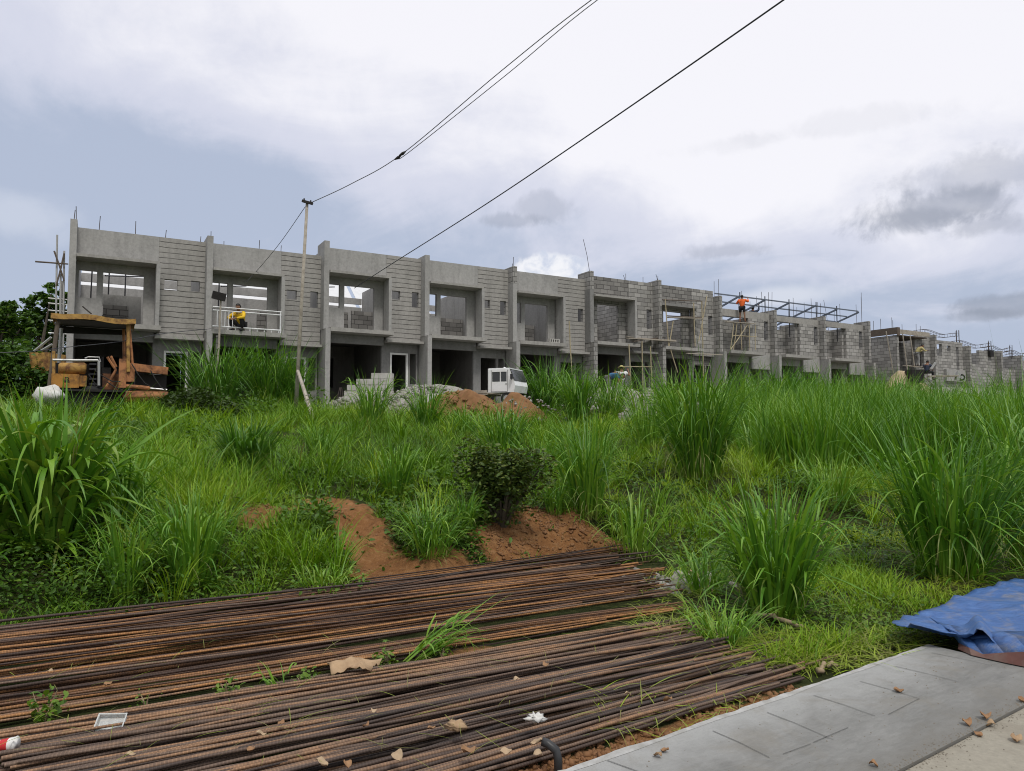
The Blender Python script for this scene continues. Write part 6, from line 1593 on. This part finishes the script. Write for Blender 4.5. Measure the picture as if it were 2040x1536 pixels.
def weeds():
    parts = []
    def patch(u0, u1, v0, v1, n, size, h, tn, seed):
        r = np.random.default_rng(seed); P = []
        cs = [hit(r.uniform(u0, u1), r.uniform(v0, v1)) for _ in range(max(6, n // 60))]
        for k in range(n):
            c = cs[r.integers(len(cs))]; x, y = c[0] + r.normal(0, .22), c[1] + r.normal(0, .22)
            P.append((x, y, float(terrain(x, y)) + h * r.uniform(0, 1) ** 1.4 * math.exp(-((x - c[0]) ** 2 + (y - c[1]) ** 2) / .15)))
        P = np.array(P); P = P[(soil_mask(P[:, 0], P[:, 1]) < .55) | (r.uniform(0, 1, len(P)) < .06)]
        if len(P): parts.append(leaf_cloud(P, size, .6, tn, seed=seed))
    patch(-100, 330, 1120, 1235, 4200, .05, .55, (.22, .18), 1)  # tint lowered to paint the deep shade at the lower left
    patch(300, 720, 1150, 1215, 1300, .05, .3, (.42, .18), 2)
    patch(560, 700, 1020, 1110, 700, .075, .4, (.42, .14), 3)
    patch(690, 900, 950, 1010, 900, .09, .4, (.40, .14), 4)
    patch(780, 980, 1040, 1115, 1100, .06, .35, (.36, .16), 5)
    patch(220, 420, 835, 905, 1700, .075, .5, (.30, .14), 6)
    patch(340, 640, 800, 838, 2600, .11, .9, (.24, .14), 7)
    patch(1540, 1830, 850, 890, 2200, .10, .6, (.28, .16), 8)
    patch(1560, 1800, 1200, 1280, 1500, .04, .2, (.5, .16), 9)
    patch(1330, 1520, 1040, 1130, 900, .06, .4, (.36, .16), 10)
    patch(180, 420, 800, 835, 1500, .10, .5, (.12, .1), 11)
    patch(1480, 1660, 830, 870, 900, .1, .9, (.34, .14), 12)
    patch(1500, 1850, 868, 892, 2600, .09, .45, (.08, .1), 13)  # dark tint paints shade along the foot of the far ridge
    patch(1180, 1300, 1000, 1080, 700, .06, .35, (.25, .16), 14)
    patch(1480, 1560, 960, 1060, 600, .06, .3, (.2, .14), 15)
    patch(1690, 1790, 1040, 1150, 900, .06, .35, (.12, .12), 16)
    patch(540, 700, 930, 985, 900, .08, .3, (.15, .12), 17)
    patch(900, 1000, 1035, 1062, 700, .06, .3, (.2, .14), 18)
    patch(1030, 1110, 1005, 1030, 500, .06, .3, (.25, .14), 19)
    rw = np.random.default_rng(404)  # scattered dark-tinted patches paint shade into the meadow hollows
    for k in range(34):
        u, v = rw.uniform(120, 1750), rw.uniform(835, 1110); patch(u - 45, u + 45, v - 14, v + 14, int(rw.integers(220, 420)), rw.uniform(.05, .085), rw.uniform(.2, .45), (rw.uniform(.05, .3), .12), 500 + k)
    v, f, t = merge(parts); o = np_mesh('ground_weeds', v, f, M['weed'], {'tint': t}, smooth=False); tag(o, 'mixed leafy weeds and creepers over the slope', 'weeds', kind='stuff')
weeds()
def plantlet(label, u, v, vt, n, size, seed, z=None):
    p = hit(u, v) if z is None else np.array([*level(u, v, z), z]); h = (v - vt) / F * p[1]
    r = np.random.default_rng(seed); st = MB(); P = []
    for k in range(5):
        a = r.uniform(0, 6.28); ln = h * r.uniform(.6, 1.05); tip = Vector((math.cos(a) * h * .3, math.sin(a) * h * .3, ln)); st.tube([(0, 0, -.02), tip * .5 + Vector((0, 0, .02)), tip], [.005, .004, .002], 5)
        for j in range(n // 5): q = tip * r.uniform(.2, 1.0) + Vector(r.normal(0, .035, 3)); P.append(q)
    root = empty('weed_plant', p, 0, label, 'plant', 'young weeds between the bars')
    st.build('stem', 'twig', root); v_, f_, t_ = leaf_cloud(np.array([tuple(q) for q in P]), size, .7, (.52, .14), seed=seed)
    lf = np_mesh('foliage', v_, f_, M['weed'], {'tint': t_}, smooth=False); lf.parent = root
plantlet('bright leafy weed between the bar piles at far left, near the plastic box', 85, 1455, 1385, 110, .05, 1, -.07)
plantlet('small sparse weed just right of the plastic box', 290, 1420, 1385, 30, .03, 2, -.07)
plantlet('low leafy weed between the piles, under the few bent blades', 450, 1400, 1355, 80, .04, 3, -.07)
plantlet('low bright weed between the piles beside the cardboard', 600, 1375, 1340, 80, .04, 4, -.07)
plantlet('leafy weed at the foot of the small leaning clump', 770, 1330, 1290, 80, .045, 5, -.07)
plantlet('fern-like weed right of the small leaning clump', 882, 1318, 1292, 60, .035, 6, -.07)

def shrub(label, u, v, vt, wpx, seed, n, size, mat='shrub', tn=(.35, .22), name='shrub', cat='shrub', Y=None, lob=7, depth=.8):
    if Y is None: p = hit(u, v)
    else: q_ = at(u, v, Y); p = np.array([q_.x, Y, float(terrain(q_.x, Y))])
    h = at(u, vt, p[1]).z - p[2]; w = wpx / F * p[1] / 2; r = np.random.default_rng(seed)
    root = empty(name, p, 0, label, cat)
    cs = [(r.normal(0, .42) * w, r.normal(0, .42) * w * depth, h * r.uniform(.14, .76), r.uniform(.30, .55)) for _ in range(lob)] + [(0, 0, h * .5, .75), (0, -w * .35, h * .28, .6)]
    P = []
    while len(P) < n:
        c = cs[r.integers(len(cs))]; d = r.normal(0, 1, 3); d /= np.linalg.norm(d); rr = r.uniform(.45, 1.05) ** .6
        q = np.array([c[0] + d[0] * rr * w * c[3], c[1] + d[1] * rr * w * c[3] * depth, c[2] + d[2] * rr * h * c[3] * .6])
        if q[2] > .02 and q[2] < h * 1.03: P.append(q)
    v_, f_, t_ = leaf_cloud(np.array(P), size, .35, tn, .68, seed)
    fo = np_mesh('foliage', v_, f_, M[mat], {'tint': t_}, smooth=False); fo.parent = root
    st = MB()
    for c in cs: st.tube([(c[0] * .1, c[1] * .1, -.05), (c[0] * .5, c[1] * .5, c[2] * .5), (c[0], c[1], c[2])], [.025, .017, .008], 6)
    st.build('stem', 'bark', root)
shrub('dense dark round shrub of small leaves above the red earth bank', 998, 1044, 872, 168, 3, 8000, .062, lob=24)
shrub('dark leafy bush left of the yellow machine, before the row end', 28, 815, 668, 180, 5, 5200, .15, 'tree', (.30, .18), 'bush', 'bush', 20.9, 9)
shrub('dark bushy undergrowth tangled round the blade of the machine', 395, 830, 768, 170, 6, 3400, .10, 'shrub', (.10, .12), 'bush', 'bush', 18.6)

def tree(label, u, v, Y, blobs, seed, n, size):
    q_ = at(u, v, Y); p = Vector((q_.x, Y, float(terrain(q_.x, Y)))); r = np.random.default_rng(seed)
    root = empty('tree', p, 0, label, 'tree'); C_ = []
    for (bu, bv, br, dy) in blobs:
        c = at(bu, bv, Y + dy) - p; C_.append((c, br / F * Y))
    tr = MB(); fork = Vector((0, 0, max(c.z for c, _ in C_) * .35))
    tr.tube([(0, 0, -.3), fork * .5, fork], [.22, .18, .15], 10)
    for c, rr in C_: tr.tube([fork, fork.lerp(c, .5) + Vector((0, 0, -.2)), c], [.11, .07, .025], 7)
    tr.build('trunk', 'bark', root)
    P = []
    for c, rr in C_:
        m = int(n * (rr ** 2) / sum(x[1] ** 2 for x in C_)); tw = r.normal(0, 1, (max(10, m // 55), 3)); tw /= np.linalg.norm(tw, axis=1)[:, None]; tw *= rr * r.uniform(.5, 1.08, (len(tw), 1)); tw[:, 2] *= .75
        for k in range(m):
            t_ = tw[r.integers(len(tw))]; P.append(np.array(c) + t_ + r.normal(0, rr * .13, 3) * (1, 1, .55))
    v_, f_, t_ = leaf_cloud(np.array(P), size, .7, (.36, .2), .5, seed)
    cr = np_mesh('crown', v_, f_, M['tree'], {'tint': t_}, smooth=False); cr.parent = root
tree('tall dark tree behind the scaffold at the left end of the row', 70, 800, 34, [(102, 585, 30, 0), (80, 612, 40, .6), (122, 620, 34, 1), (50, 640, 46, 0), (95, 655, 50, 1), (20, 660, 40, 0), (60, 690, 50, 1), (110, 700, 40, 1), (138, 590, 20, 2)], 3, 9000, .26)
tree('dark spreading tree cut by the left border, behind the bush', -30, 800, 29, [(18, 622, 30, 0), (-20, 640, 45, 0), (40, 655, 34, .5), (0, 690, 50, 0), (50, 720, 45, .6), (-60, 690, 55, 0)], 4, 6500, .24)
# line of distant trees closing the view behind the row at the left and the far right
def far_trees():
    r = np.random.default_rng(77); P = []
    for k in range(70):
        x = -75 + k * .75; y = 62 + r.uniform(-4, 4)
        for j in range(90): P.append((x + r.normal(0, 1.3), y + r.normal(0, 1.3), 2 + abs(r.normal(0, 2.0))))
    v_, f_, t_ = leaf_cloud(np.array(P), .9, .7, (.3, .2), .6, 78); o = np_mesh('far_woods', v_, f_, M['tree'], {'tint': t_}, smooth=False); tag(o, 'low belt of far woods behind the row', 'woods', kind='stuff')
far_trees()
